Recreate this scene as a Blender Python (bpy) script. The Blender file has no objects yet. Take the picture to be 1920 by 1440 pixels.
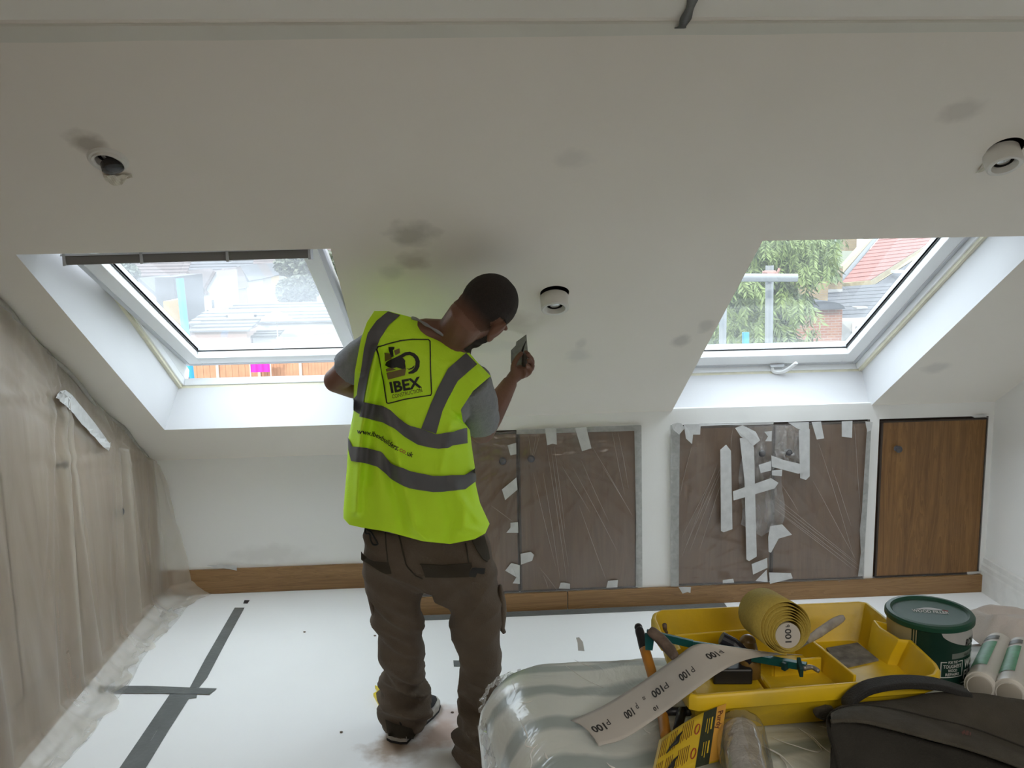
import bpy, bmesh, math, random
import numpy as np
from mathutils import Vector, Matrix, noise
from mathutils.bvhtree import BVHTree
random.seed(7)
sc = bpy.context.scene
COL = sc.collection
V = Vector
# ------------------------------------------------------------------ camera
H = 1.6; PITCH, YAW, ROLL, F = .1538, .0590, -.0182, 1707.2
_cy, _sy, _cp, _sp = math.cos(YAW), math.sin(YAW), math.cos(PITCH), math.sin(PITCH)
FW = V((_sy*_cp, _cy*_cp, -_sp)); _R = V((_cy, -_sy, 0)); _U = _R.cross(FW)
CR = math.cos(ROLL)*_R + math.sin(ROLL)*_U; CU = -math.sin(ROLL)*_R + math.cos(ROLL)*_U
O = V((0, 0, H))
cd = bpy.data.cameras.new('camera'); cam = bpy.data.objects.new('camera', cd); COL.objects.link(cam)
cd.sensor_width = 36; cd.lens = F*36/1920; cd.clip_start = .05; cd.clip_end = 500
M4 = Matrix((CR, CU, -FW)).transposed().to_4x4(); M4.translation = O
cam.matrix_world = M4
sc.camera = cam
# ------------------------------------------------------------------ world, sun, light, exposure
SKY, SUN, FILL = 7.6, 4.0, 42.0
w = bpy.data.worlds.new('sky'); sc.world = w; w.use_nodes = True
bg = w.node_tree.nodes['Background']; bg.inputs[0].default_value = (.82, .90, 1, 1)
# an overcast-bright sky: luminance rises from the horizon to twice as much overhead
_t = w.node_tree; _tc = _t.nodes.new('ShaderNodeTexCoord'); _sx = _t.nodes.new('ShaderNodeSeparateXYZ'); _mr = _t.nodes.new('ShaderNodeMapRange')
_t.links.new(_tc.outputs['Generated'], _sx.inputs[0]); _t.links.new(_sx.outputs['Z'], _mr.inputs[0])
_mr.inputs['To Min'].default_value = SKY*.5; _mr.inputs['To Max'].default_value = SKY; _t.links.new(_mr.outputs[0], bg.inputs[1])
sd = bpy.data.lights.new('sun', 'SUN'); sd.energy = SUN; sd.angle = .02; sd.color = (1, .95, .86)
so = bpy.data.objects.new('sun', sd); COL.objects.link(so)
so.rotation_euler = V((.52, .72, -.46)).to_track_quat('-Z', 'Y').to_euler()
ld = bpy.data.lights.new('added_rear_fill', 'AREA'); ld.shape = 'RECTANGLE'; ld.size = 1.3; ld.size_y = .8  # fill light added behind the camera to lift the foreground
ld.energy = FILL; ld.color = (1, .94, .84)
lo = bpy.data.objects.new('added_rear_fill', ld); COL.objects.link(lo); lo.location = (.55, -.55, 2.04)
lo.rotation_euler = (math.radians(12), 0, 0)
sc.view_settings.view_transform = 'Standard'; sc.view_settings.look = 'None'
sc.view_settings.gamma = 1; sc.view_settings.use_curve_mapping = False
sc.view_settings.exposure = 0.0
sc.cycles.max_bounces = 12; sc.cycles.diffuse_bounces = 6; sc.cycles.transparent_max_bounces = 16
# ------------------------------------------------------------------ room numbers
YL, YR, ZR, SL = 4.16, 3.808, .8715, .6436
XL, XR = -1.427, 2.352
AL = math.atan(SL); SA, CA = math.sin(AL), math.cos(AL)
YT = 1.965                                  # where the slope meets the flat ceiling
def zs(y): return ZR + (YR - y)*SL
def ray(x, y): return FW + CR*((x-960)/F) - CU*((y-720)/F)
def atY(x, y, v): d = ray(x, y); return O + d*(v/d.y)
def atX(x, y, v): d = ray(x, y); return O + d*(v/d.x)
def atZ(x, y, v): d = ray(x, y); return O + d*((v-H)/d.z)
def atS(x, y, off=0):
    d = ray(x, y); k = ZR + YR*SL + off/CA
    return O + d*((k-H)/(d.z+SL*d.y))
# ------------------------------------------------------------------ materials
def node(nt, t, **k):
    n = nt.nodes.new(t)
    for a, b in k.items(): setattr(n, a, b)
    return n
MATS = {}
def mat(name, col, rough=.6, metal=0, spec=.5, var=0, scale=8, bump=0, bscale=60, stretch=None, col2=None, trans=0, coat=0, detail=4, emit=0, coords='Object', distort=0, contrast=None, sheen=0):
    if name in MATS: return MATS[name]
    m = bpy.data.materials.new(name); m.use_nodes = True; nt = m.node_tree; b = nt.nodes['Principled BSDF']
    b.inputs['Base Color'].default_value = (*col, 1); b.inputs['Roughness'].default_value = rough
    b.inputs['Metallic'].default_value = metal; b.inputs['Specular IOR Level'].default_value = spec
    b.inputs['Coat Weight'].default_value = coat
    if sheen: b.inputs['Sheen Weight'].default_value = sheen
    tc = node(nt, 'ShaderNodeTexCoord'); mp = node(nt, 'ShaderNodeMapping')
    nt.links.new(tc.outputs[coords], mp.inputs[0])
    if stretch: mp.inputs['Scale'].default_value = stretch
    if var or col2:
        nz = node(nt, 'ShaderNodeTexNoise'); nz.inputs['Scale'].default_value = scale; nz.inputs['Detail'].default_value = detail
        nz.inputs['Distortion'].default_value = distort
        nt.links.new(mp.outputs[0], nz.inputs[0])
        r = node(nt, 'ShaderNodeValToRGB'); c = contrast or (.35, .65)
        r.color_ramp.elements[0].position = c[0]; r.color_ramp.elements[1].position = c[1]
        a = col; d2 = col2 or tuple(max(0, min(1, x*(1-var))) for x in col)
        r.color_ramp.elements[0].color = (*d2, 1); r.color_ramp.elements[1].color = (*a, 1)
        nt.links.new(nz.outputs[0], r.inputs[0]); nt.links.new(r.outputs[0], b.inputs['Base Color'])
    if bump:
        nb = node(nt, 'ShaderNodeTexNoise'); nb.inputs['Scale'].default_value = bscale; nb.inputs['Detail'].default_value = 5
        nt.links.new(mp.outputs[0], nb.inputs[0])
        bn = node(nt, 'ShaderNodeBump'); bn.inputs['Strength'].default_value = bump; bn.inputs['Distance'].default_value = .01
        nt.links.new(nb.outputs[0], bn.inputs['Height']); nt.links.new(bn.outputs[0], b.inputs['Normal'])
    MATS[name] = m
    return m
def facing(nt, bn, lo, hi):
    """mirror share: lo seen head on, hi at a glancing angle, the same from both sides of a thin sheet"""
    lw = node(nt, 'ShaderNodeLayerWeight'); lw.inputs[0].default_value = .5
    if bn: nt.links.new(bn.outputs[0], lw.inputs['Normal'])
    pw = node(nt, 'ShaderNodeMath', operation='POWER'); pw.inputs[1].default_value = 4; nt.links.new(lw.outputs['Facing'], pw.inputs[0])
    mm = node(nt, 'ShaderNodeMath', operation='MULTIPLY_ADD'); mm.inputs[1].default_value = hi-lo; mm.inputs[2].default_value = lo; mm.use_clamp = True
    nt.links.new(pw.outputs[0], mm.inputs[0]); return mm
def film(name, opac, col, rough=.25, gl=.25, bump=.5, bscale=(14, 14, 3), folds=.4):
    """thin plastic film: see-through with a milky part and a shiny skin"""
    if name in MATS: return MATS[name]
    m = bpy.data.materials.new(name); m.use_nodes = True; nt = m.node_tree; nt.nodes.clear()
    out = node(nt, 'ShaderNodeOutputMaterial'); tr = node(nt, 'ShaderNodeBsdfTransparent'); df = node(nt, 'ShaderNodeBsdfDiffuse')
    tl = node(nt, 'ShaderNodeBsdfTranslucent'); g = node(nt, 'ShaderNodeBsdfGlossy'); g.inputs['Roughness'].default_value = rough
    df.inputs[0].default_value = (*col, 1); tl.inputs[0].default_value = (*col, 1)
    tc = node(nt, 'ShaderNodeTexCoord'); mp = node(nt, 'ShaderNodeMapping'); mp.inputs['Scale'].default_value = bscale
    nz = node(nt, 'ShaderNodeTexNoise'); nz.inputs['Scale'].default_value = 1; nz.inputs['Detail'].default_value = 6; nz.inputs['Distortion'].default_value = .6
    nt.links.new(tc.outputs['Object'], mp.inputs[0]); nt.links.new(mp.outputs[0], nz.inputs[0])
    bn = node(nt, 'ShaderNodeBump'); bn.inputs['Strength'].default_value = bump; bn.inputs['Distance'].default_value = .02
    nt.links.new(nz.outputs[0], bn.inputs['Height'])
    for s in (df, g): nt.links.new(bn.outputs[0], s.inputs['Normal'])
    a = node(nt, 'ShaderNodeMixShader'); a.inputs[0].default_value = .4
    nt.links.new(df.outputs[0], a.inputs[1]); nt.links.new(tl.outputs[0], a.inputs[2])
    mr = node(nt, 'ShaderNodeMapRange'); mr.inputs['From Min'].default_value = .35; mr.inputs['From Max'].default_value = .7
    mr.inputs['To Min'].default_value = max(0, opac-folds*.5); mr.inputs['To Max'].default_value = min(1, opac+folds*.5)
    nt.links.new(nz.outputs[0], mr.inputs[0])
    b = node(nt, 'ShaderNodeMixShader'); nt.links.new(mr.outputs[0], b.inputs[0])
    nt.links.new(tr.outputs[0], b.inputs[1]); nt.links.new(a.outputs[0], b.inputs[2])
    mm = facing(nt, bn, gl*.35, gl*3.2)
    c = node(nt, 'ShaderNodeMixShader'); nt.links.new(mm.outputs[0], c.inputs[0])
    nt.links.new(b.outputs[0], c.inputs[1]); nt.links.new(g.outputs[0], c.inputs[2])
    nt.links.new(c.outputs[0], out.inputs[0]); MATS[name] = m
    return m
def wood(name, dark, light, axis='z', rough=.45, sc_=1.0):
    if name in MATS: return MATS[name]
    m = bpy.data.materials.new(name); m.use_nodes = True; nt = m.node_tree; b = nt.nodes['Principled BSDF']
    tc = node(nt, 'ShaderNodeTexCoord'); mp = node(nt, 'ShaderNodeMapping'); nt.links.new(tc.outputs['Object'], mp.inputs[0])
    s = {'z': (22, 22, 1.3), 'x': (1.3, 22, 22), 'y': (22, 1.3, 22)}[axis]; mp.inputs['Scale'].default_value = tuple(v*sc_ for v in s)
    n1 = node(nt, 'ShaderNodeTexNoise'); n1.inputs['Scale'].default_value = 1; n1.inputs['Detail'].default_value = 6; n1.inputs['Distortion'].default_value = 1.2
    nt.links.new(mp.outputs[0], n1.inputs[0])
    wv = node(nt, 'ShaderNodeMath', operation='MULTIPLY'); wv.inputs[1].default_value = 9; nt.links.new(n1.outputs[0], wv.inputs[0])
    fr = node(nt, 'ShaderNodeMath', operation='FRACT'); nt.links.new(wv.outputs[0], fr.inputs[0])
    mx = node(nt, 'ShaderNodeMath', operation='MULTIPLY_ADD'); mx.inputs[1].default_value = .35; nt.links.new(fr.outputs[0], mx.inputs[0]); nt.links.new(n1.outputs[0], mx.inputs[2])
    r = node(nt, 'ShaderNodeValToRGB'); r.color_ramp.elements[0].position = .35; r.color_ramp.elements[1].position = .95
    r.color_ramp.elements[0].color = (*light, 1); r.color_ramp.elements[1].color = (*dark, 1)
    nt.links.new(mx.outputs[0], r.inputs[0]); nt.links.new(r.outputs[0], b.inputs['Base Color'])
    b.inputs['Roughness'].default_value = rough
    MATS[name] = m
    return m
def paint_with_marks(name, base, marks, bump=.02, coords='Object'):
    """matt paint with stains and filler patches at real places (world coordinates): marks = [(centre, radii, colour, strength)]"""
    m = bpy.data.materials.new(name); m.use_nodes = True; nt = m.node_tree; b = nt.nodes['Principled BSDF']
    b.inputs['Roughness'].default_value = .85; b.inputs['Specular IOR Level'].default_value = .2
    g = node(nt, 'ShaderNodeNewGeometry')
    nz = node(nt, 'ShaderNodeTexNoise'); nz.inputs['Scale'].default_value = 1.6; nz.inputs['Detail'].default_value = 5
    nt.links.new(g.outputs['Position'], nz.inputs[0])
    mx = node(nt, 'ShaderNodeMix', data_type='RGBA'); nt.links.new(nz.outputs[0], mx.inputs[0])
    mx.inputs[6].default_value = (*[c*.94 for c in base], 1); mx.inputs[7].default_value = (*[min(1, c*1.04) for c in base], 1)
    last = mx.outputs[2]
    nw = node(nt, 'ShaderNodeTexNoise'); nw.inputs['Scale'].default_value = 14; nw.inputs['Detail'].default_value = 4
    nt.links.new(g.outputs['Position'], nw.inputs[0])
    for c, rad, colr, st in marks:
        s1 = node(nt, 'ShaderNodeVectorMath', operation='SUBTRACT'); s1.inputs[1].default_value = c; nt.links.new(g.outputs['Position'], s1.inputs[0])
        s2 = node(nt, 'ShaderNodeVectorMath', operation='DIVIDE'); s2.inputs[1].default_value = rad; nt.links.new(s1.outputs[0], s2.inputs[0])
        ln = node(nt, 'ShaderNodeVectorMath', operation='LENGTH'); nt.links.new(s2.outputs[0], ln.inputs[0])
        ad = node(nt, 'ShaderNodeMath', operation='MULTIPLY_ADD'); ad.inputs[1].default_value = 1.6; nt.links.new(nw.outputs[0], ad.inputs[0]); nt.links.new(ln.outputs['Value'], ad.inputs[2])
        mr = node(nt, 'ShaderNodeMapRange'); mr.inputs['From Min'].default_value = 1.25; mr.inputs['From Max'].default_value = 1.95
        mr.inputs['To Min'].default_value = st; mr.inputs['To Max'].default_value = 0; nt.links.new(ad.outputs[0], mr.inputs[0])
        k = node(nt, 'ShaderNodeMix', data_type='RGBA'); nt.links.new(mr.outputs[0], k.inputs[0]); nt.links.new(last, k.inputs[6]); k.inputs[7].default_value = (*colr, 1)
        last = k.outputs[2]
    nt.links.new(last, b.inputs['Base Color'])
    if bump:
        nb = node(nt, 'ShaderNodeTexNoise'); nb.inputs['Scale'].default_value = 130; nt.links.new(g.outputs['Position'], nb.inputs[0])
        bn = node(nt, 'ShaderNodeBump'); bn.inputs['Strength'].default_value = bump*4; bn.inputs['Distance'].default_value = .002
        nt.links.new(nb.outputs[0], bn.inputs['Height']); nt.links.new(bn.outputs[0], b.inputs['Normal'])
    return m
def glassmat(name, haze):
    m = bpy.data.materials.new(name); m.use_nodes = True; nt = m.node_tree; nt.nodes.clear()
    out = node(nt, 'ShaderNodeOutputMaterial'); tr = node(nt, 'ShaderNodeBsdfTransparent'); g = node(nt, 'ShaderNodeBsdfGlossy')
    tr.inputs[0].default_value = (.95, .97, .96, 1); g.inputs['Roughness'].default_value = .02
    tl = node(nt, 'ShaderNodeBsdfTranslucent'); tl.inputs[0].default_value = (.95, .97, 1, 1)
    tc = node(nt, 'ShaderNodeTexCoord'); nz = node(nt, 'ShaderNodeTexNoise'); nz.inputs['Scale'].default_value = 2.2; nz.inputs['Detail'].default_value = 3
    nt.links.new(tc.outputs['Object'], nz.inputs[0])
    mr = node(nt, 'ShaderNodeMapRange'); mr.inputs['From Min'].default_value = .35; mr.inputs['From Max'].default_value = .7
    mr.inputs['To Min'].default_value = haze*.7; mr.inputs['To Max'].default_value = haze*1.3; nt.links.new(nz.outputs[0], mr.inputs[0])
    a = node(nt, 'ShaderNodeMixShader'); nt.links.new(mr.outputs[0], a.inputs[0]); nt.links.new(tr.outputs[0], a.inputs[1]); nt.links.new(tl.outputs[0], a.inputs[2])
    fr = facing(nt, None, .03, .35)
    c = node(nt, 'ShaderNodeMixShader'); nt.links.new(fr.outputs[0], c.inputs[0]); nt.links.new(a.outputs[0], c.inputs[1]); nt.links.new(g.outputs[0], c.inputs[2])
    nt.links.new(c.outputs[0], out.inputs[0])
    return m
# ------------------------------------------------------------------ geometry helpers
class G:
    def __init__(s): s.v = []; s.f = []
    def add(s, vs, fs):
        o = len(s.v); s.v += [tuple(p) for p in vs]; s.f += [tuple(i+o for i in f) for f in fs]; return s
    def box(s, a, b):
        x0, y0, z0 = a; x1, y1, z1 = b
        return s.add([(x0,y0,z0),(x1,y0,z0),(x1,y1,z0),(x0,y1,z0),(x0,y0,z1),(x1,y0,z1),(x1,y1,z1),(x0,y1,z1)],
                     [(0,3,2,1),(4,5,6,7),(0,1,5,4),(1,2,6,5),(2,3,7,6),(3,0,4,7)])
    def hexa(s, p, q):                      # two quads (4 pts each): bottom p, top q
        return s.add(list(p)+list(q), [(3,2,1,0),(4,5,6,7),(0,1,5,4),(1,2,6,5),(2,3,7,6),(3,0,4,7)])
    def prism(s, pts, d):
        n = len(pts); d = V(d); return s.add([V(p) for p in pts]+[V(p)+d for p in pts], [tuple(range(n))[::-1], tuple(range(n, 2*n))]+[(i, (i+1) % n, n+(i+1) % n, n+i) for i in range(n)])
    def loft(s, rings, cap=True, closed=True):
        n = len(rings[0]); vs = [p for r in rings for p in r]; fs = []
        for i in range(len(rings)-1):
            for j in range(n if closed else n-1):
                k = (j+1) % n; fs.append((i*n+j, i*n+k, (i+1)*n+k, (i+1)*n+j))
        if cap and closed: fs += [tuple(range(n))[::-1], tuple(range((len(rings)-1)*n, len(rings)*n))]
        return s.add(vs, fs)
    def tube(s, pts, r, n=10, cap=True, up=None, flat=1.0):
        pts = [V(p) for p in pts]; rs = r if hasattr(r, '__len__') else [r]*len(pts); rings = []; prev = None
        for i, p in enumerate(pts):
            t = (pts[min(i+1, len(pts)-1)]-pts[max(i-1, 0)]).normalized()
            if prev is None:
                a = V(up) if up else (V((0,0,1)) if abs(t.z) < .9 else V((1,0,0)))
            else: a = prev
            x = (a - t*a.dot(t)).normalized(); y = t.cross(x); prev = x
            rings.append([p + rs[i]*(math.cos(q)*x + flat*math.sin(q)*y) for q in [2*math.pi*j/n for j in range(n)]])
        return s.loft(rings, cap)
    def cyl(s, a, b, r, n=20, r2=None): return s.tube([a, b], [r, r2 if r2 is not None else r], n)
    def ball(s, c, r, n=14, m=10, R=None):
        c = V(c); r = V(r) if hasattr(r, '__len__') else V((r, r, r)); rings = []
        for i in range(1, m):
            t = math.pi*i/m; ring = []
            for j in range(n):
                q = 2*math.pi*j/n; p = V((r.x*math.sin(t)*math.cos(q), r.y*math.sin(t)*math.sin(q), -r.z*math.cos(t)))
                ring.append(c + (R @ p if R else p))
            rings.append(ring)
        return s.loft(rings, True)
    def lathe(s, prof, c, ax=(0,0,1), n=32, cap=True):   # prof [(r,h)]
        c = V(c); ax = V(ax).normalized(); x = (V((1,0,0)) if abs(ax.x) < .9 else V((0,1,0))); x = (x-ax*x.dot(ax)).normalized(); y = ax.cross(x)
        return s.loft([[c+ax*h+r*(math.cos(q)*x+math.sin(q)*y) for q in [2*math.pi*j/n for j in range(n)]] for r, h in prof], cap)
    def grid(s, fn, nu, nv):
        vs = [fn(i/nu, j/nv) for j in range(nv+1) for i in range(nu+1)]
        return s.add(vs, [(j*(nu+1)+i, j*(nu+1)+i+1, (j+1)*(nu+1)+i+1, (j+1)*(nu+1)+i) for j in range(nv) for i in range(nu)])
    def xf(s, m): s.v = [tuple(m @ V(p)) for p in s.v]; return s
    def build(s, name, m, parent=None, smooth=False, bevel=0, solid=0, weld=0, sub=0, label=None, segs=2, fix=True):
        me = bpy.data.meshes.new(name); me.from_pydata(s.v, [], s.f); me.update()
        if fix or weld:
            bm = bmesh.new(); bm.from_mesh(me)
            if weld: bmesh.ops.remove_doubles(bm, verts=bm.verts, dist=weld)
            if fix: bmesh.ops.recalc_face_normals(bm, faces=bm.faces)
            bm.to_mesh(me); bm.free()
        for x in (m if isinstance(m, (list, tuple)) else [m]): me.materials.append(x)
        o = bpy.data.objects.new(name, me); COL.objects.link(o)
        if parent is not None: setp(o, parent)
        if smooth:
            for p in me.polygons: p.use_smooth = True
        if bevel:
            b = o.modifiers.new('b', 'BEVEL'); b.width = bevel; b.segments = segs; b.limit_method = 'ANGLE'; b.angle_limit = math.radians(40)
        if solid: k = o.modifiers.new('s', 'SOLIDIFY'); k.thickness = solid; k.offset = 0
        if sub: k = o.modifiers.new('u', 'SUBSURF'); k.levels = sub; k.render_levels = sub
        if label: o['label'] = label
        return o
def wloc(o): return o.location + (wloc(o.parent) if o.parent else V((0,0,0)))
def setp(o, p):
    o.parent = p; o.location = o.location - wloc(p)
def tag(o, label, cat, group=None):
    o['label'] = label; o['category'] = cat
    if group: o['group'] = group
    return o
def thing(name, label, cat, loc, group=None):
    o = bpy.data.objects.new(name, None); COL.objects.link(o); o.location = V(loc); o.empty_display_size = .05
    return tag(o, label, cat, group)
def structure(o): o['kind'] = 'structure'; return o
def autosmooth(o, ang=35):
    me = o.data
    for p in me.polygons: p.use_smooth = True
    try: me.set_sharp_from_angle(angle=math.radians(ang))
    except Exception: pass
    return o
def lerp(a, b, t): return a + (b-a)*t
def poly_at(pts, t):                        # point on an open polyline by length
    pts = [V(p) for p in pts]; L = [0]
    for i in range(1, len(pts)): L.append(L[-1] + (pts[i]-pts[i-1]).length)
    d = t*L[-1]
    for i in range(1, len(pts)):
        if d <= L[i] or i == len(pts)-1:
            return pts[i-1].lerp(pts[i], (d-L[i-1])/max(1e-9, L[i]-L[i-1]))
def catmull(pts, n):
    pts = [V(p) for p in pts]; out = []
    P = [pts[0]*2-pts[1]] + pts + [pts[-1]*2-pts[-2]]
    for i in range(1, len(P)-2):
        for k in range(n):
            t = k/n; a, b, c, d = P[i-1], P[i], P[i+1], P[i+2]
            out.append(.5*((2*b)+(c-a)*t+(2*a-5*b+4*c-d)*t*t+(3*b-a-3*c+d)*t*t*t))
    out.append(pts[-1]); return out
def interp(rows, t):                        # rows sorted by first column
    if t <= rows[0][0]: return rows[0][1:]
    for a, b in zip(rows, rows[1:]):
        if t <= b[0]:
            k = (t-a[0])/(b[0]-a[0]); return tuple(lerp(x, y, k) for x, y in zip(a[1:], b[1:]))
    return rows[-1][1:]
_txt = {}
def text2d(s, bold=0, size=1.0, shear=0, space=1.0):
    """outline of a word as triangles in its own plane, from Blender's built-in letters"""
    k = (s, bold, size, shear, space)
    if k in _txt: return _txt[k]
    c = bpy.data.curves.new('t', 'FONT'); c.body = s; c.size = size; c.offset = bold; c.shear = shear; c.space_character = space
    c.resolution_u = 3; o = bpy.data.objects.new('t', c); COL.objects.link(o); dg = bpy.context.evaluated_depsgraph_get()
    me = bpy.data.meshes.new_from_object(o.evaluated_get(dg)); bpy.data.objects.remove(o)
    vs = [(v.co.x, v.co.y) for v in me.vertices]; fs = [tuple(p.vertices) for p in me.polygons]
    xs = [v[0] for v in vs] or [0]; ys = [v[1] for v in vs] or [0]
    r = ([(x-min(xs), y) for x, y in vs], fs, max(xs)-min(xs), max(ys)); _txt[k] = r
    return r
def text_on(g, s, fn, bold=0, shear=0, space=1.0):
    """write s into G g: fn(u, v) maps u 0..1 along the word, v 0..1 from baseline to cap height"""
    vs, fs, W, Hh = text2d(s, bold, 1.0, shear, space)
    return g.add([fn(x/W, y/.7) for x, y in vs], fs)
def fuse(name, g, m, voxel, parent=None, smooth_it=4, label=None):
    """melt overlapping closed shells into ONE continuous surface"""
    o = g.build(name, m, None)
    r = o.modifiers.new('r', 'REMESH'); r.mode = 'VOXEL'; r.voxel_size = voxel; r.use_smooth_shade = True
    if smooth_it:
        k = o.modifiers.new('k', 'SMOOTH'); k.factor = .5; k.iterations = smooth_it
    dg = bpy.context.evaluated_depsgraph_get(); me = bpy.data.meshes.new_from_object(o.evaluated_get(dg))
    o.modifiers.clear(); old = o.data; o.data = me; bpy.data.meshes.remove(old)
    for p in me.polygons: p.use_smooth = True
    if parent is not None: setp(o, parent)
    if label: o['label'] = label
    return o
def displace(o, fn):                        # fn(co, normal) -> offset vector, in world coordinates
    me = o.data; w0 = wloc(o); ns = [v.normal.copy() for v in me.vertices]
    for v, n in zip(me.vertices, ns): v.co = v.co + fn(v.co+w0, n)
    me.update()
def bvh_of(objs):
    vs, fs = [], []
    for o in objs:
        k = len(vs); w0 = wloc(o); vs += [v.co+w0 for v in o.data.vertices]; fs += [tuple(i+k for i in p.vertices) for p in o.data.polygons]
    return BVHTree.FromPolygons(vs, fs)
def on_surface(bvh, x, y, off, fallback):
    d = ray(x, y).normalized(); h = bvh.ray_cast(O, d)
    if h[0] is None: return atY(x, y, fallback)
    n = h[1] if h[1].dot(d) < 0 else -h[1]
    return h[0] + (n*.6 - d*.6).normalized()*off
def decal(g, bvh, pts, off=.003, fallback=2.6, cell=7, thick=True):
    """a flat patch of cloth or print sewn onto a curved surface: outline given as seen, laid onto the real surface"""
    bm = bmesh.new(); vs = [bm.verts.new((x, y, 0)) for x, y in pts]
    try: f = bm.faces.new(vs)
    except Exception: bm.free(); return
    bmesh.ops.triangulate(bm, faces=bm.faces)
    xs = [p[0] for p in pts]; ys = [p[1] for p in pts]
    for ax, lo_, hi in ((0, min(xs), max(xs)), (1, min(ys), max(ys))):
        k = lo_+cell
        while k < hi:
            co = V((k, 0, 0)) if ax == 0 else V((0, k, 0)); no = V((1, 0, 0)) if ax == 0 else V((0, 1, 0))
            bmesh.ops.bisect_plane(bm, geom=bm.verts[:]+bm.edges[:]+bm.faces[:], plane_co=co, plane_no=no); k += cell
    bm.verts.index_update(); bm.verts.ensure_lookup_table()
    g.add([on_surface(bvh, v.co.x, v.co.y, off, fallback) for v in bm.verts], [tuple(v.index for v in f.verts) for f in bm.faces]); bm.free()
# ================================================================== THE ROOM
WHITE = (.83, .785, .715)
P = lambda x, y: tuple(atS(x, y))
marks = [(P(772,437), (.075,.07,.06), (.50,.47,.42), .8), (P(778,490), (.055,.06,.05), (.55,.49,.44), .75), (P(735,512), (.04,.05,.05), (.62,.59,.54), .6),
         (P(165,268), (.05,.05,.04), (.40,.36,.31), .85), (P(1810,205), (.06,.05,.05), (.58,.54,.49), .6), (P(1275,640), (.035,.05,.04), (.55,.52,.48), .7),
         (P(1322,612), (.03,.05,.04), (.6,.57,.53), .6), (P(1085,665), (.05,.06,.05), (.64,.62,.58), .6), (P(1755,690), (.06,.06,.05), (.6,.57,.53), .6),
         (P(960,600), (.10,.06,.05), (.66,.60,.54), .6), (P(1075,300), (.05,.04,.04), (.64,.61,.57), .5), (P(930,650), (.1,.06,.05), (.7,.68,.64), .5), (P(1090,645),(.02,.05,.04),(.6,.57,.53),.5)]
M_ceil = paint_with_marks('ceiling_paint', WHITE, marks)
M_wall = paint_with_marks('wall_paint', (.85,.84,.815), [((-.9, YL, .18), (.18,.1,.05), (.62,.6,.57), .4)])
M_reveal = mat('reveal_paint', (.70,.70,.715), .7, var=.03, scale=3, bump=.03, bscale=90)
# sloping ceiling with its two roof-window openings; every opening has plastered sides
W1 = dict(x0=-1.243, x1=-.359, y1=3.845, i0=-1.203, i1=-.385)
W2 = dict(x0=.9126, x1=1.7944, y1=3.822, i0=.9126, i1=1.7944)
YTOP = 2.688
def SP(x, y, off=0): return V((x, y+off*SA, zs(y)+off*CA))
g = G()
xs = [XL-.1, W1['x0'], W1['x1'], W2['x0'], W2['x1'], XR+.1]
holes = {1: W1, 3: W2}
lights_at = [(-.84, 2.338), (.316, 2.929), (1.429, 2.34)]
def slope_patch(x0, x1, y0, y1):
    """one rectangle of the slope; if a downlight falls in it the hole is cut round"""
    hs = [(lx, ly) for lx, ly in lights_at if x0 < lx < x1 and y0 < ly < y1]
    if not hs: g.add([SP(x0,y0), SP(x1,y0), SP(x1,y1), SP(x0,y1)], [(0,1,2,3)]); return
    lx, ly = hs[0]; R = .13
    a, b, c, d = lx-R, lx+R, ly-R, ly+R
    for r in ((x0,a,y0,y1), (b,x1,y0,y1), (a,b,y0,c), (a,b,d,y1)):
        slope_patch(*r)
    n = 48; ri = .047; inner = []; outer = []
    for i in range(n):
        q = 2*math.pi*i/n; cx, cy = math.cos(q), math.sin(q); m_ = max(abs(cx), abs(cy))
        outer.append(SP(lx+R*cx/m_, ly+R*cy/m_)); inner.append(SP(lx+ri*cx, ly+ri*CA*cy))
    deep = [p+V((0, SA, CA))*.07 for p in inner]
    g.add(outer+inner+deep, [(i, (i+1) % n, n+(i+1) % n, n+i) for i in range(n)]+[(n+i, n+(i+1) % n, 2*n+(i+1) % n, 2*n+i) for i in range(n)])
for i in range(5):
    x0, x1 = xs[i], xs[i+1]
    if i in holes:
        h = holes[i]; slope_patch(x0, x1, YT, YTOP); g.add([SP(x0,h['y1']), SP(x1,h['y1']), SP(x1,YL+.1), SP(x0,YL+.1)], [(0,1,2,3)])
    elif i == 2: slope_patch(x0, x1, YT, 2.6); slope_patch(x0, x1, 2.6, YL+.1)
    else: slope_patch(x0, x1, YT, YL+.1)
# flat part of the ceiling, behind the joint
zt = zs(YT)
g.add([(XL-.1,-1.75,zt), (XR+.1,-1.75,zt), (XR+.1,YT,zt), (XL-.1,YT,zt)], [(0,1,2,3)])
ceiling = structure(g.build('ceiling', M_ceil, fix=False))
# taped and filled joint along the change of slope
g = G(); b0, b1 = -.055, .10
def jt(x, t): y = YT-.004+.03*x/2; return V((x, y+t, zs(y+t)-.0015)) if t > 0 else V((x, min(y,YT-.002)+t, zt-.0015))
n = 60
rows = [[SP(lerp(XL, XR, i/n), YT+.008, -.0005) for i in range(n+1)], [SP(lerp(XL, XR, i/n), YT+.012, -.003) for i in range(n+1)],
        [SP(lerp(XL, XR, i/n), YT+.052-.026*i/n+.003*noise.noise(V((i*.35,0,0))), -.003) for i in range(n+1)], [SP(lerp(XL, XR, i/n), YT+.054-.026*i/n+.003*noise.noise(V((i*.35,0,0))), -.0003) for i in range(n+1)]]
g.loft(rows, closed=False); structure(g.build('trim_ceiling_joint', mat('joint_compound', (.74,.73,.66), .9, var=.06, scale=6)))
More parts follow.
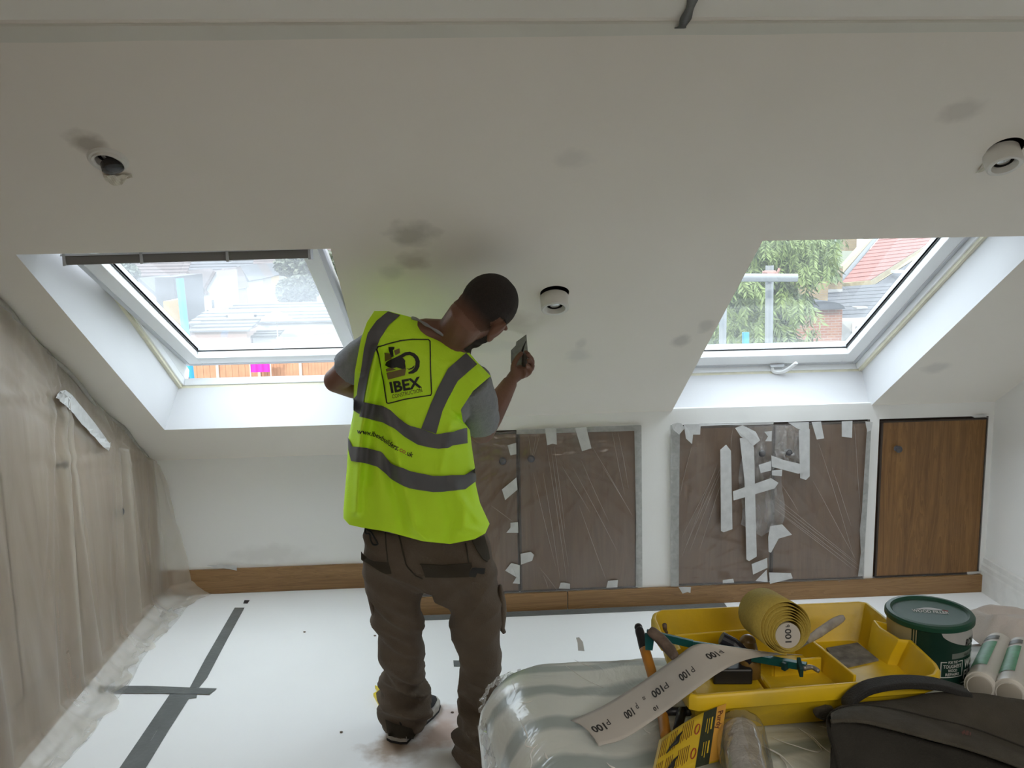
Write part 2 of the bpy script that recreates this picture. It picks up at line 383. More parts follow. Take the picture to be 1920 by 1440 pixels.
# window reveals
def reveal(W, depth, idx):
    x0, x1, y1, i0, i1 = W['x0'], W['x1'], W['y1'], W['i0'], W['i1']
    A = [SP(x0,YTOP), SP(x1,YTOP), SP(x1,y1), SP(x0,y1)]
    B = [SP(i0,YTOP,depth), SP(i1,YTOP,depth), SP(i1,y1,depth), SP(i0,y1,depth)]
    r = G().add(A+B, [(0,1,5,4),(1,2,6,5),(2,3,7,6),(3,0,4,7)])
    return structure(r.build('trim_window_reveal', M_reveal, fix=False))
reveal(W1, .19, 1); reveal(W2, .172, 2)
# outer roof, so that daylight only comes in by the windows
g = G()
for (x0, x1, y0, y1) in ((XL-.3, W1['i0'], -.2, 4.6), (W1['i0'], W1['i1'], -.2, YTOP), (W1['i0'], W1['i1'], W1['y1']+.14, 4.6), (W1['i1'], W2['i0'], -.2, 4.6),
                         (W2['i0'], W2['i1'], -.2, YTOP), (W2['i0'], W2['i1'], W2['y1']+.03, 4.6), (W2['i1'], XR+.3, -.2, 4.6)):
    g.hexa([SP(x0,y0,.25), SP(x1,y0,.25), SP(x1,y1,.25), SP(x0,y1,.25)], [SP(x0,y0,.30), SP(x1,y0,.30), SP(x1,y1,.30), SP(x0,y1,.30)])
zb = SP(0,-.2,.3).z
g.hexa([(XL-.3,-2.2,zb-.06),(XR+.3,-2.2,zb-.06),(XR+.3,.05,zb-.06),(XL-.3,.05,zb-.06)], [(XL-.3,-2.2,zb),(XR+.3,-2.2,zb),(XR+.3,.05,zb),(XL-.3,.05,zb)])
structure(g.build('roof', mat('roof_slate', (.12,.12,.13), .8, var=.3)))
# floor
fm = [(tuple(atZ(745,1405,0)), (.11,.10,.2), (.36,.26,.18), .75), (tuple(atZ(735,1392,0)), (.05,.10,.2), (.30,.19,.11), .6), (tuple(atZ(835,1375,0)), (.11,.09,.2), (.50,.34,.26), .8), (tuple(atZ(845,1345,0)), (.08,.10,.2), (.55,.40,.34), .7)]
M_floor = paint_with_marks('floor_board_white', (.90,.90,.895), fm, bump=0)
structure(G().box((XL-.1,.75,-.06), (XR+.1, YL+.1, 0)).build('floor', M_floor))
M_darkf = wood('floor_unseen_dark_wood', (.10,.055,.03), (.18,.11,.06), 'y', .5, .5)
structure(G().box((XL-.1,-1.75,-.062), (XR+.1, .75, -.002)).build('floor_unseen_dark', M_darkf))  # unseen dark boards, added so that less light bounces up
# walls
side = lambda x: [(x,-1.75,0),(x,YL+.1,0),(x,YL+.1,zs(YL+.1)+.27),(x,YT,zt+.27),(x,-1.75,zt+.27)]
structure(G().prism(side(XL-.12), (.12,0,0)).build('wall_left', M_wall))
structure(G().prism(side(XR), (.12,0,0)).build('wall_right', M_wall))
XS = -.30
structure(G().box((XL,YL,0), (XS+.1,YL+.12,zs(YL)+.03)).build('wall_back_alcove', M_wall))
structure(G().box((XL,-1.85,0),(XR,-1.75,zt+.02)).build('wall_front', wood('wall_unseen_dark_wood', (.16,.09,.05), (.26,.17,.10), 'z', .6, .5)))  # unseen; dark wood added to cut light bounced onto the ceiling
M_upvc = mat('window_white', (.86,.87,.88), .3, spec=.5)
# unseen rooflight frame, added behind the camera round the fill light
g = G(); fx0, fx1, fy0, fy1 = -.14, 1.24, -.99, -.11
for bx in ((fx0-.05,fy0-.05,fx1+.05,fy0), (fx0-.05,fy1,fx1+.05,fy1+.05), (fx0-.05,fy0,fx0,fy1), (fx1,fy0,fx1+.05,fy1)): g.box((bx[0],bx[1],zt-.03), (bx[2],bx[3],zt-.001))
structure(g.build('window_3', M_upvc))
# boxed-out knee wall with its cupboards
CUPS = [(-.256, .243, .759), (.926, 1.362, 1.785), (1.839, 2.321)]
zc0, zc1 = .082, .803
g = G()
edges = [XS] + [v for c in CUPS for v in (c[0]-.006, c[-1]+.006)] + [XR]
for i in range(0, len(edges), 2): g.box((edges[i], YR, 0), (edges[i+1], YR+.03, ZR+.01))
for i in range(1, len(edges)-1, 2):
    g.box((edges[i], YR, zc1+.006), (edges[i+1], YR+.03, ZR+.01)); g.box((edges[i], YR, 0), (edges[i+1], YR+.03, zc0-.006))
g.box((XS, YR+.03, 0), (XS+.03, YL, zs(YR+.03)))
structure(g.build('wall_back', M_wall))
M_doorA = wood('cupboard_wood_pale', (.128,.074,.042), (.18,.108,.063), 'z', .5)
M_doorC = wood('cupboard_wood_oak', (.14,.062,.016), (.26,.130,.038), 'z', .38, 1.0)
M_edge = mat('door_edge_dark', (.045,.03,.022), .6)
M_knob = mat('knob_pewter', (.10,.10,.11), .35, metal=.7)
def knob(g, c, d):                          # knob sticking out from c along d
    g.lathe([(.004,0),(.012,.001),(.013,.003),(.006,.006),(.006,.014),(.012,.018),(.0155,.024),(.013,.030),(.005,.033)], c, d, 20)
def cupboard(c, ks, label, mdoor, depth=.3):
    r = thing('cupboard', label, 'cupboard', ((c[0]+c[-1])/2, YR+.02, zc0), 'built-in cupboards in the knee wall')
    g = G(); g.box((c[0]-.005, YR+.022, zc0-.004), (c[-1]+.005, YR+.028, zc1+.004)); g.build('carcass', M_edge, r)
    n_ = len(c)-1
    for i in range(n_):
        x0 = c[i]+(.003 if i == 0 else .004); x1 = c[i+1]-(.003 if i == n_-1 else .004)
        d = G().box((x0, YR-.004, zc0+.004), (x1, YR+.018, zc1-.004)).build('door', mdoor, r, bevel=.0015)
        k = G(); knob(k, (ks[i][0], YR-.004, ks[i][1]), (0,-1,0)); autosmooth(k.build('knob', M_knob, d))
        # dark lipping round the door
        l = G(); t = .006
        for bx in (((x0-.0005, YR-.0055, zc0+.0035), (x0+t*1.2, YR+.01, zc1-.004)), ((x0, YR-.0055, zc0+.0035), (x1, YR+.01, zc0+.004+t)), ((x0, YR-.0055, zc1-.004-t), (x1, YR+.01, zc1-.0035)), ((x1-t*.5, YR-.0055, zc0+.0035), (x1+.0005, YR+.01, zc1-.004))): l.box(*bx)
        l.build('lipping', M_edge, d, label='dark door edging')
    return r
cupboard(CUPS[0], [(.178,.681), (.300,.687)], 'double cupboard behind the person, taped along its middle gap', M_doorA)
cupboard(CUPS[1], [(1.304,.678), (1.422,.679)], 'double cupboard under the right roof window, covered in ragged tape', M_doorA)
cupboard(CUPS[2], [(1.913,.677)], 'single bare oak cupboard nearest the right wall', M_doorC)
# plinths / baseboards
M_pl = wood('plinth_oak', (.20,.105,.038), (.34,.19,.075), 'x', .45)
bb = thing('baseboard_back', '', '', (.9, YR-.02, 0)); del bb['label'], bb['category']; structure(bb)
g = G().box((XS+.0, YR-.018, 0), (.450, YR, .080)).build('board', M_pl, bb, bevel=.002)
G().box((.453, YR-.018, 0), (XR-.002, YR, .081)).build('board', M_pl, bb, bevel=.002)
ba = thing('baseboard_alcove', '', '', (-.8, YL-.02, 0)); del ba['label'], ba['category']; structure(ba)
G().box((XL+.02, YL-.018, 0), (XS, YL, .118)).build('board', M_pl, ba, bevel=.003)
g = G(); prof = [(0,0),(.018,0),(.018,.10),(.015,.108),(.015,.125),(.010,.135),(.008,.155),(0,.16)]
g.loft([[V((XR-a, y, b)) for a, b in prof] for y in (-1.75, YR-.0)])
structure(g.build('baseboard_right', mat('skirting_white', (.78,.77,.74), .5, var=.08, scale=20)))
# ------------------------------------------------------------------ roof windows
M_cream = mat('frame_edge_foam', (.78,.74,.58), .7, var=.12, scale=25)
M_alu = mat('window_grey_trim', (.55,.56,.58), .35, metal=.3)
M_gask = mat('black_gasket', (.01,.01,.012), .5)
M_gl1 = glassmat('glass_dusty', .06); M_gl2 = glassmat('glass_clearer', .022)
def frame_box(g, T, x0, x1, s0, s1, n0, n1, wl, wr, wt, wb):
    """rectangular ring in window coordinates (x, s down the slope, n outward) mapped by T"""
    for (a, b, c, d) in ((x0, x0+wl, s0, s1), (x1-wr, x1, s0, s1), (x0+wl, x1-wr, s0, s0+wt), (x0+wl, x1-wr, s1-wb, s1)):
        g.hexa([T(a,c,n0), T(b,c,n0), T(b,d,n0), T(a,d,n0)], [T(a,c,n1), T(b,c,n1), T(b,d,n1), T(a,d,n1)])
def roof_window(idx, W, dep, tilt, glassm):
    x0, x1 = W['i0'], W['i1']; Ls = (W['y1']-YTOP)/CA
    T = lambda x, s, n_: V((x, YTOP+s*CA+n_*SA, zs(YTOP)-s*SA+n_*CA))
    root = thing('window_%d' % idx, '', '', T((x0+x1)/2, Ls, dep)); del root['label'], root['category']; structure(root)
    g = G(); frame_box(g, T, x0-.001, x1+.001, -.001, Ls+.02, dep, dep+.012, .015, .015, .015, .018); g.build('foam_edge', M_cream, root, label='cream foam strip round the frame')
    g = G(); frame_box(g, T, x0-.03, x1+.03, -.03, Ls+.05, dep+.012, dep+(.13 if not tilt else .045), .052, .052, .05, .054)
    if tilt:
        for (p_, q_) in ((x0-.03, x0+.022), (x1-.022, x1+.03)): g.hexa([T(p_,-.03,dep+.045), T(q_,-.03,dep+.045), T(q_,Ls+.05,dep+.045), T(p_,Ls+.05,dep+.045)], [T(p_,-.03,dep+.11), T(q_,-.03,dep+.11), T(q_,Ls+.05,dep+.11), T(p_,Ls+.05,dep+.11)])
    g.build('frame', M_upvc, root, bevel=.003)
    # sash, turned about its middle
    sm = Ls/2; nn = dep+(.038 if not tilt else -.003); ct, st = math.cos(tilt), math.sin(tilt)
    def TS(x, s, n_):
        a = s-sm; return T(x, sm + a*ct + n_*st*-1, nn + a*st + n_*ct)
    a, b = x0+.024, x1-.024; s0, s1 = .0, Ls-.002+(.018 if tilt else 0)
    g = G(); frame_box(g, TS, a, b, s0, s1, 0, .045, .07, .07, .1, .1); sash = g.build('sash', M_upvc, root, bevel=.003)
    g = G(); frame_box(g, TS, a-.002, b+.002, s0-.002, s1+.002, -.003, .02, .018, .018, .018, .022); g.build('sash_lip', M_alu, sash, bevel=.003, label='grey outer lip of the sash')
    g = G(); frame_box(g, TS, a+.066, b-.066, s0+.09, s1-.094, .030, .042, .008, .008, .008, .008); g.build('gasket', M_gask, sash)
    g = G(); frame_box(g, TS, a+.060, b-.060, s0+.09, s1-.090, .034, .06, .014, .014, .014, .016); g.build('glazing_bead', M_alu, sash)
    g = G(); g.hexa([TS(a+.068,.1,.044), TS(b-.068,.1,.044), TS(b-.068,s1-.098,.044), TS(a+.068,s1-.098,.044)], [TS(a+.068,.1,.047), TS(b-.068,.1,.047), TS(b-.068,s1-.098,.047), TS(a+.068,s1-.098,.047)])
    g.build('pane', glassm, sash)
    return root, T, TS, sash, s1, a, b
r1, T1, TS1, sash1, s1, a1, b1 = roof_window(1, W1, .19, math.radians(9.4), M_gl1)
r2, T2, TS2, sash2, s2, a2, b2 = roof_window(2, W2, .172, 0, M_gl2)
# ventilation bar of the open window
M_bar = mat('bar_dark_grey', (.20,.19,.18), .5); M_barw = mat('bar_white', (.85,.85,.85), .4)
B0, B1 = atS(123, 483, .05), atS(583, 470, .05)
yb = (B0.y+B1.y)/2; zb0, zb1 = B0.z, B1.z
g = G()
g.hexa([(B0.x,yb-.012,zb0-.022),(B1.x,yb-.012,zb1-.022),(B1.x,yb+.02,zb1-.022),(B0.x,yb+.02,zb0-.022)], [(B0.x,yb-.016,zb0+.004),(B1.x,yb-.016,zb1+.004),(B1.x,yb+.02,zb1+.004),(B0.x,yb+.02,zb0+.004)])
vbar = g.build('ventilation_bar', M_bar, r1, bevel=.002, label='dark grey bar across the top')
g = G(); g.hexa([(B0.x-.006,yb-.018,zb0+.004),(B1.x,yb-.018,zb1+.004),(B1.x,yb+.022,zb1+.004),(B0.x-.006,yb+.022,zb0+.004)], [(B0.x-.006,yb-.014,zb0+.010),(B1.x,yb-.014,zb1+.010),(B1.x,yb+.022,zb1+.010),(B0.x-.006,yb+.022,zb0+.010)])
g.build('white_edge', M_barw, vbar)
for px, py in ((125,482),(268,478),(428,474),(581,470)):
    c = atS(px, py, .05); G().box((c.x-.004,yb-.02,c.z-.026),(c.x+.004,yb+.03,c.z+.09)).build('bracket', M_alu, vbar, bevel=.001)
# handle of the closed window
h0 = TS2(lerp(a2,b2,.56), s2-.012, -.003)
hx, hs = atS(1455, 686, .205).x, s2-.010
g = G(); g.hexa([TS2(hx-.035,hs-.014,-.004), TS2(hx+.035,hs-.014,-.004), TS2(hx+.03,hs+.012,-.004), TS2(hx-.03,hs+.012,-.004)], [TS2(hx-.03,hs-.012,-.018), TS2(hx+.03,hs-.012,-.018), TS2(hx+.026,hs+.010,-.018), TS2(hx-.026,hs+.010,-.018)])
hd = g.build('handle', mat('handle_silver', (.6,.61,.63), .3, metal=.6), sash2, bevel=.002)
g = G(); g.tube(catmull([TS2(hx-.02,hs,-.014), TS2(hx-.016,hs+.0,-.034), TS2(hx+.016,hs-.006,-.040), TS2(hx+.036,hs-.035,-.040), TS2(hx+.058,hs-.085,-.034)], 4), [.009]*6+[.010]*6+[.009]*5, 10, flat=.7); g.build('lever', M_barw, hd, smooth=True)
# ------------------------------------------------------------------ downlights
M_dlw = mat('downlight_white', (.72,.71,.67), .45, var=.06, scale=30); M_dark = mat('void_black', (.008,.008,.008), .8); M_chr = mat('lamp_chrome', (.5,.5,.5), .18, metal=1)
NRM = V((0, -SA, -CA))                      # out of the ceiling, into the room
M_fill = mat('torn_filler_paper', (.70,.66,.56), .8, var=.2, scale=40)
for k, (lx, ly, out, tl, lab) in enumerate(((-.84,2.338,.006,(-.35,.1), 'recessed downlight by the left roof window, lamp hanging skewed in its ring'),
                                       (.316,2.929,.040,(0,0), 'white downlight pulled half out of its hole beside the head'),
                                       (1.429,2.34,.030,(.1,.05), 'white downlight loose in its hole near the right edge'))):
    c = SP(lx, ly); root = thing('downlight', lab, 'ceiling light', c, 'downlights loose in the sloping ceiling')
    ax = (NRM + V((tl[0]*.2, tl[1], 0))).normalized(); q = c + ax*out
    q = q + V((0, .013, -.016))*(1 if k else 0)
    g = G(); g.lathe([(.038,-.05),(.0455,-.045),(.0455,-.004),(.045,0),(.041,.003),(.033,.001),(.028,-.012),(.027,-.03),(.026,-.045)] if k else [(.036,-.05),(.040,-.045),(.040,-.004),(.039,0),(.037,.003),(.031,.001),(.028,-.012),(.027,-.03),(.026,-.045)], q, ax, 40)
    autosmooth(g.build('trim_ring', M_dlw, root), 30)
    g = G(); g.lathe([(.0,-.010),(.014,-.012),(.021,-.016),(.0235,-.022),(.0235,-.034),(.0,-.034)], q, ax, 28, cap=False)
    lamp = autosmooth(g.build('lamp', M_chr, root), 40)
    g = G(); g.lathe([(.0238,-.013),(.0256,-.013),(.0256,-.032),(.0238,-.032)], q, ax, 28, cap=False); g.build('lamp_collar', M_dark, lamp)
    g = G(); g.lathe([(.0465,.0),(.0465,-.09),(.0,-.09)], c-NRM*(-.0)+NRM*-.002, NRM, 32, cap=False); g.build('hole_lining', M_dark, root)
    if k == 0:
        # wide pale flange with a smaller skewed lamp below it
        g = G(); g.lathe([(.030,.002),(.046,.001),(.050,-.002),(.044,.006),(.036,.007),(.030,.004)], c, NRM, 40, cap=False); autosmooth(g.build('flange', M_dlw, root), 30)
        g = G(); a_ = c+V((.012,-.004,-.026)); g.lathe([(.001,.0),(.020,.0),(.026,-.004),(.027,-.020),(.024,-.024)], a_, V((.25,-.35,-.9)), 28); autosmooth(g.build('loose_lamp', mat('lamp_grey_black', (.03,.03,.03), .25, metal=.4), root), 40)
    # rag of torn paper and filler under the rim
    g = G(); 
    def rag(u, v, c=c, k=k):
        x = lx + (u-.45)*.07; y = ly + .045+ v*(.022+.014*math.sin(u*5+k)) ; return SP(x, y, -.003-.004*math.sin(u*9+v*3)**2)
    g.grid(rag, 14, 4); g.build('torn_edge', M_fill, root, solid=.001)
# strip hanging at the top
S0, S1_ = atS(1272, 63, -.01), atY(1299, -12, 1.80)
g = G(); p0 = SP(S0.x, YT+.02, -.006); ctr = [p0, p0+V((.003,-.012,.001)), atZ(1286,34,zt-.008), atZ(1296,8,zt-.006), atZ(1304,-24,zt-.004), atZ(1312,-60,zt-.003)]
ctr = catmull(ctr, 4); wv = [V((.010+.002*math.sin(i), 0, 0)) for i in range(len(ctr))]
g.loft([[p-a for p, a in zip(ctr, wv)], [p+a for p, a in zip(ctr, wv)]], closed=False)
tag(g.build('duct_tape_strip', mat('tape_dark_grey', (.07,.075,.075), .45, var=.2, scale=60), solid=.0015, smooth=True), 'short dark grey tape strip stuck to the ceiling at the top edge', 'tape')
# ================================================================== SHEETING AND TAPE ON THE CUPBOARDS
M_film = film('masking_film', .10, (.75,.70,.66), .22, .16, .35, (5,5,2.2), .16)
M_film2 = film('masking_film_crumpled', .34, (.78,.75,.73), .22, .2, .9, (16,16,7), .4)
M_tape = mat('masking_tape_white', (.60,.595,.585), .65, var=.12, scale=30, bump=.15, bscale=50)
M_tapeg = film('tape_milky', .78, (.60,.60,.58), .5, .05, .2, (40,40,40), .2)
Z7 = lambda L: [(860+x/3.556, 780+y/3.556) for x, y in L]
Z8 = lambda L: [(1240+x/2.824, 760+y/2.824) for x, y in L]
def tented(c, ks, top, bot, x0, x1, seed, phases):
    def f(u, v):
        x = lerp(x0, x1, u); z = lerp(top, bot, v); o = .0065
        for kx, kz in ks:
            r = math.hypot(x-kx, (z-kz)*(.8 if z > kz else 1.3)); o += .036*math.exp(-r/.022)
        for (ax, az, n_, w_) in phases:        # pulled creases running out of a corner
            a = math.atan2(z-az, x-ax); r = math.hypot(x-ax, z-az); o += .0035*max(0, math.sin(a*n_+seed))**8*min(1, r/.1)*w_
        o += .0012*noise.noise(V((x*9+seed, z*5, 0)))
        return V((x, YR-.004-max(.0015, o), z))
    return f
sA = thing('plastic_sheet', 'clear plastic film taped over the double cupboard behind the person', 'plastic sheet', (.5, YR-.01, .1))
g = G(); g.grid(tented(0, [(.178,.681),(.300,.687)], .806, .078, -.25, .765, 1, [(.28,.80,34,1),(.75,.79,22,.8),(.30,.69,16,1)]), 150, 110); g.build('film', M_film, sA, smooth=True, fix=False)
def tapes(root, L, cv, y, m, name='tape_piece'):
    for i, pts in enumerate(L):
        q = cv(pts); off = YR - y - .0012*(i % 4)
        g = G(); fr = [atY(a, b, off) for a, b in q]; n_ = len(fr)
        c = sum(fr, V((0,0,0)))/n_
        g.prism([p+V((0, -.0025*((k*7+i*3) % 4)/3, 0)) for k, p in enumerate(fr)], (0, .0006, 0)); g.build(name, m, root)
tapes(sA, [[(575,80),(650,78),(655,190),(625,185),(590,195)], [(775,80),(850,72),(885,215),(822,235)], [(325,195),(383,178),(385,255),(345,262)],
    [(288,490),(385,410),(392,490),(310,560)], [(345,712),(395,706),(398,778),(318,778),(345,745)], [(412,918),(480,905),(502,925),(490,965),(415,990)],
    [(310,1030),(350,980),(408,995),(408,1118),(360,1115),(385,1075)], [(668,1150),(680,1112),(700,1108),(742,1118),(742,1152)], [(985,1145),(995,1098),(1062,1092),(1058,1142)],
    [(1465,1138),(1548,1140),(1545,1178),(1505,1205)]], Z7, .016, M_tape)
def creases(root, L, cv, y):
    g = G()
    for (x0, y0), (x1, y1) in L:
        pts = []
        for i in range(13):
            t = i/12; (a, b), = cv([(lerp(x0,x1,t)+4*math.sin(t*3+x0), lerp(y0,y1,t))]); pts.append(atY(a, b, YR-y-.001*math.sin(t*7)))
        g.tube(pts, [.0002+.0006*math.sin(math.pi*(i+.5)/13) for i in range(13)], 5, flat=.5)
    g.build('film_crease_and_glint', mat('film_crease_and_glint', (.42,.37,.33), .35), root, smooth=True)['kind'] = 'stuff'
creases(sA, [((590,200),(722,1130)), ((612,205),(735,1000)), ((640,195),(705,760)), ((560,380),(680,1100)), ((800,600),(985,1085)), ((880,190),(1158,665)), ((1020,110),(1110,520)), ((1062,112),(1132,480)), ((500,380),(645,1000)), ((760,340),(1055,900)), ((540,1010),(652,1160)), ((470,130),(480,280)), ((540,130),(490,285)), ((515,130),(485,280)), ((690,330),(870,640)), ((820,300),(1000,700)), ((215,600),(360,700)), ((950,330),(1150,640)), ((560,1060),(600,1150))], Z7, .014)
tapes(sA, [[(385,92),(600,84),(900,70),(1215,60),(1218,98),(900,106),(385,122)], [(1170,72),(1218,64),(1222,600),(1225,1140),(1180,1140),(1182,700)]], Z7, .012, M_tapeg, 'edge_tape')
sB = thing('plastic_sheet', 'crumpled plastic film held by many ragged tape pieces under the right roof window', 'plastic sheet', (1.36, YR-.01, .1))
g = G(); g.grid(tented(0, [(1.304,.678),(1.422,.679)], .806, .075, .93, 1.79, 3, [(1.77,.12,30,1),(.93,.12,26,1),(1.40,.80,22,1)]), 150, 110); g.build('film', M_film, sB, smooth=True, fix=False)
def crump(u, v):
    x = 1.215 + .19*u + .01*math.sin(v*9); z = .80 - (.50-.12*abs(u-.5))*v
    return V((x, YR-.018-.010*noise.noise(V((u*6, v*9, 3)))-.006*noise.noise(V((u*17, v*20, 9))), z))
G().grid(crump, 44, 80).build('crumpled_film', M_film2, sB, smooth=True, fix=False)
def crump2(u, v):
    x = 1.36 + .12*u; z = .80 - .17*v
    return V((x, YR-.030-.012*noise.noise(V((u*7, v*7, 5)))-.005*noise.noise(V((u*17, v*20, 1))), z))
G().grid(crump2, 34, 34).build('crumpled_film', M_film2, sB, smooth=True, fix=False)
tapes(sB, [[(55,100),(85,92),(105,95),(125,120),(95,155),(65,130)], [(118,100),(208,98),(205,155),(168,155),(162,205),(130,175)],
    [(390,120),(430,105),(500,140),(522,185),(485,215),(455,180),(420,165)], [(312,235),(343,208),(368,240),(376,655),(330,672),(316,665)],
    [(415,175),(450,165),(490,220),(505,800),(465,825),(450,815),(440,400)], [(378,455),(580,385),(620,410),(600,440),(382,503)],
    [(515,315),(580,295),(582,345),(525,358)], [(582,265),(650,290),(758,315),(755,355),(725,362),(585,325)],
    [(728,130),(785,125),(785,375),(765,395),(735,385),(728,200)], [(670,90),(780,88),(782,130),(760,140),(715,120)], [(795,88),(845,86),(862,175),(822,180)],
    [(955,85),(1012,83),(1008,172),(955,165)], [(545,140),(585,135),(583,190),(550,190),(565,165)], [(565,700),(575,640),(640,630),(692,685),(620,705),(580,780),(568,775)],
    [(478,840),(560,808),(562,860),(485,895)], [(498,930),(558,870),(562,935)], [(570,885),(685,888),(695,915),(575,945)], [(325,925),(380,918),(385,938),(325,942)],
    [(585,345),(640,340),(638,375),(585,370)], [(200,96),(330,92),(480,90),(595,86),(592,100),(450,106),(330,104),(200,110)], [(1080,85),(1118,88),(1112,130),(1090,140)]], Z8, .042, M_tape)
creases(sB, [((300,310),(105,800)), ((310,330),(120,780)), ((318,350),(150,770)), ((290,330),(110,700)), ((160,220),(100,480)), ((325,400),(200,760)), ((590,500),(1042,850)), ((600,480),(1035,832)), ((600,520),(1040,868)), ((640,580),(1000,860)), ((830,200),(1020,800)), ((1020,110),(1062,600)), ((800,400),(1030,810)), ((380,120),(370,230)), ((590,540),(860,740)), ((640,420),(720,560)), ((900,330),(1010,640))], Z8, .014)
tapes(sB, [[(48,105),(98,105),(94,500),(92,960),(50,960)], [(1088,120),(1110,130),(1092,500),(1068,905),(1040,905),(1056,780),(1050,660),(1062,560)]], Z8, .020, M_tapeg, 'edge_tape')
for pts, lb in (([(1640,58),(1700,45),(1722,50),(1722,62),(1660,66)], 'scrap of white tape on the top corner of the bare oak door'), ([(1618,882),(1695,878),(1690,888),(1640,896),(1620,896)], 'scrap of white tape at the foot of the bare oak door')):
    g = G(); g.prism([atY(a, b, YR-.0062) for a, b in Z8(pts)], (0, .0006, 0)); tag(g.build('tape_scrap', M_tape), lb, 'tape')
g = G(); g.prism([atY(a, b, YL-.019) for a, b in ((388,1060),(425,1059),(444,1062),(444,1070),(430,1067),(400,1064))], (0,.0006,0)); tag(g.build('tape_scrap', M_tape), 'torn white tape scrap on the alcove baseboard top edge', 'tape')
# ================================================================== FITTED CUPBOARD ON THE LEFT WALL + DRAPED SHEET
M_doorL = wood('cupboard_wood_left', (.24,.165,.115), (.33,.24,.175), 'z', .5)
fc = thing('fitted_cupboard', 'row of wooden cupboard doors under the slope on the left wall', 'cupboard', (XL+.01, 2.8, 0))
ys = [1.35, 1.85, 2.32, 2.795, 3.266, 3.77, YL-.01]
G().box((XL+.001, 1.3, 0), (XL+.006, YL-.02, .60)).build('carcass', M_edge, fc)
for i in range(len(ys)-1):
    a, b = ys[i]+.006, ys[i+1]-.006
    if a > YT: top = lambda y: zs(y)-.03
    else: top = lambda y: min(zs(y), zt)-.03
    d = G().prism([(XL+.006,a,.205),(XL+.006,b,.205),(XL+.006,b,top(b)),(XL+.006,max(a,YT) if a < YT < b else a, top(a))] if not (a < YT < b) else [(XL+.006,a,.205),(XL+.006,b,.205),(XL+.006,b,top(b)),(XL+.006,YT,zt-.03),(XL+.006,a,zt-.03)], (.018,0,0)).build('door', M_doorL, fc, bevel=.0015)
    if i in (3, 4): ky, kz = ((3.187,.863),(3.664,.55))[i-3]
    else: ky, kz = b-.08, min(1.1, top(b)-.25)
    if i < 5: g = G(); knob(g, (XL+.024, ky, kz), (1,0,0)); autosmooth(g.build('knob', M_knob, d))
G().box((XL+.002, 1.3, 0), (XL+.018, YL-.02, .192)).build('plinth', M_doorL, fc, bevel=.002)
M_drape = film('draped_dust_sheet', .37, (.74,.67,.57), .35, .10, .3, (3,6,1.0), .16)
def fold(y, z, t):
    """soft gathers falling from the taped points"""
    s = 0
    for (yc, zc_, k) in ((3.20,1.10,1.0), (3.72,.80,.8), (2.55,1.4,.9), (4.05,.68,.6), (1.9,1.6,.8)):
        if z < zc_:
            dz = zc_-z; spread = .035+.16*dz; w_ = math.exp(-((y-yc+.05*dz)/(spread*1.2))**2)
            s += k*w_*(.034*abs(math.sin((y-yc)/(spread)*3.2+yc*3))**1.5)
        else:
            a = math.atan2(z-zc_, yc-y); s += k*.010*max(0, math.sin(a*26+yc))**2*math.exp(-abs(y-yc)*1.2)
    s += .016*noise.noise(V((y*4, z*.7, 2)))+.003*noise.noise(V((y*14, z*1.2, 7)))
    return s
def drape(u, v):
    y = lerp(1.3, 4.135, u); zt_ = (zs(y) if y > YT else zt)-.020-.03*(1 if y > YT else 0)*.6
    if v < .86:
        z = lerp(zt_, .07, v/.86); f = fold(y, z, v)
        x = XL+.040+abs(f)*1.3
    else:
        k = (v-.86)/.14; z = .07*(1-k)**1.6+.004+.012*abs(noise.noise(V((y*14, k*3, 1))))
        x = XL+.040+abs(fold(y,.05,v))*1.3+k*(.10+.05*noise.noise(V((y*3.1,0,4)))+.03*noise.noise(V((y*11,0,6))))
    e = max(0, (y-3.95)/.185)
    if e > 0: x += e*e*.11*(1-min(1, z/.66))**.7 + .012*e*noise.noise(V((y*8, z*9, 5)))
    return V((x, y - (.0 if v < .86 else 0), z))
sL = thing('dust_sheet', 'milky plastic dust sheet draped over the left wall cupboard', 'plastic sheet', (XL+.05, 2.8, 0))
g = G(); g.grid(drape, 240, 90); sh = g.build('sheet', M_drape, sL, smooth=True, fix=False)
bL = bvh_of([sh])
# the floor hem, crumpled
def hem(u, v):
    y = lerp(1.4, 4.13, u); w_ = .085+.05*noise.noise(V((y*2.7,1,0)))
    return V((XL+.085+v*w_+.012*noise.noise(V((y*5,v*2,0)))+max(0,(y-3.95)/.18)*.035, y+.02*noise.noise(V((y*7,v*4,9))), .004+abs(.034*noise.noise(V((y*7, v*3, 3))))*math.sin(math.pi*min(1,v+.1))+.004*abs(noise.noise(V((y*20,v*8,0))))))
G().grid(hem, 260, 16).build('crumpled_hem', film('dust_sheet_hem', .26, (.80,.80,.78), .15, .22, .5, (14,14,14), .25), sL, smooth=True, fix=False)
# rolled top edge and tape
rp = [SP(XL+.022+.010*math.sin(y*7), y, -.016-.004*math.sin(y*11)) for y in [1.99+i*.06 for i in range(36)]]
G().tube(rp, [.011+.004*math.sin(i*1.3) for i in range(36)], 8).build('rolled_edge', film('rolled_sheet', .75, (.55,.53,.48), .4, .1, .5, (20,20,20), .2), sL, smooth=True)
rp = catmull([atX(92,668,XL+.035), atX(120,690,XL+.045), atX(150,722,XL+.05), atX(178,762,XL+.04), atX(205,795,XL+.03)], 5)
G().tube(rp, .008, 8).build('rolled_edge', MATS['rolled_sheet'], sL, smooth=True)
g = G(); decal(g, bL, [(101,747),(110,733),(119,731),(132,742),(150,764),(178,798),(204,832),(201,848),(190,838),(165,812),(140,783),(128,764),(112,752)], .012, 3.4, 9); g.build('tape_piece', M_tape, sL, solid=.001)
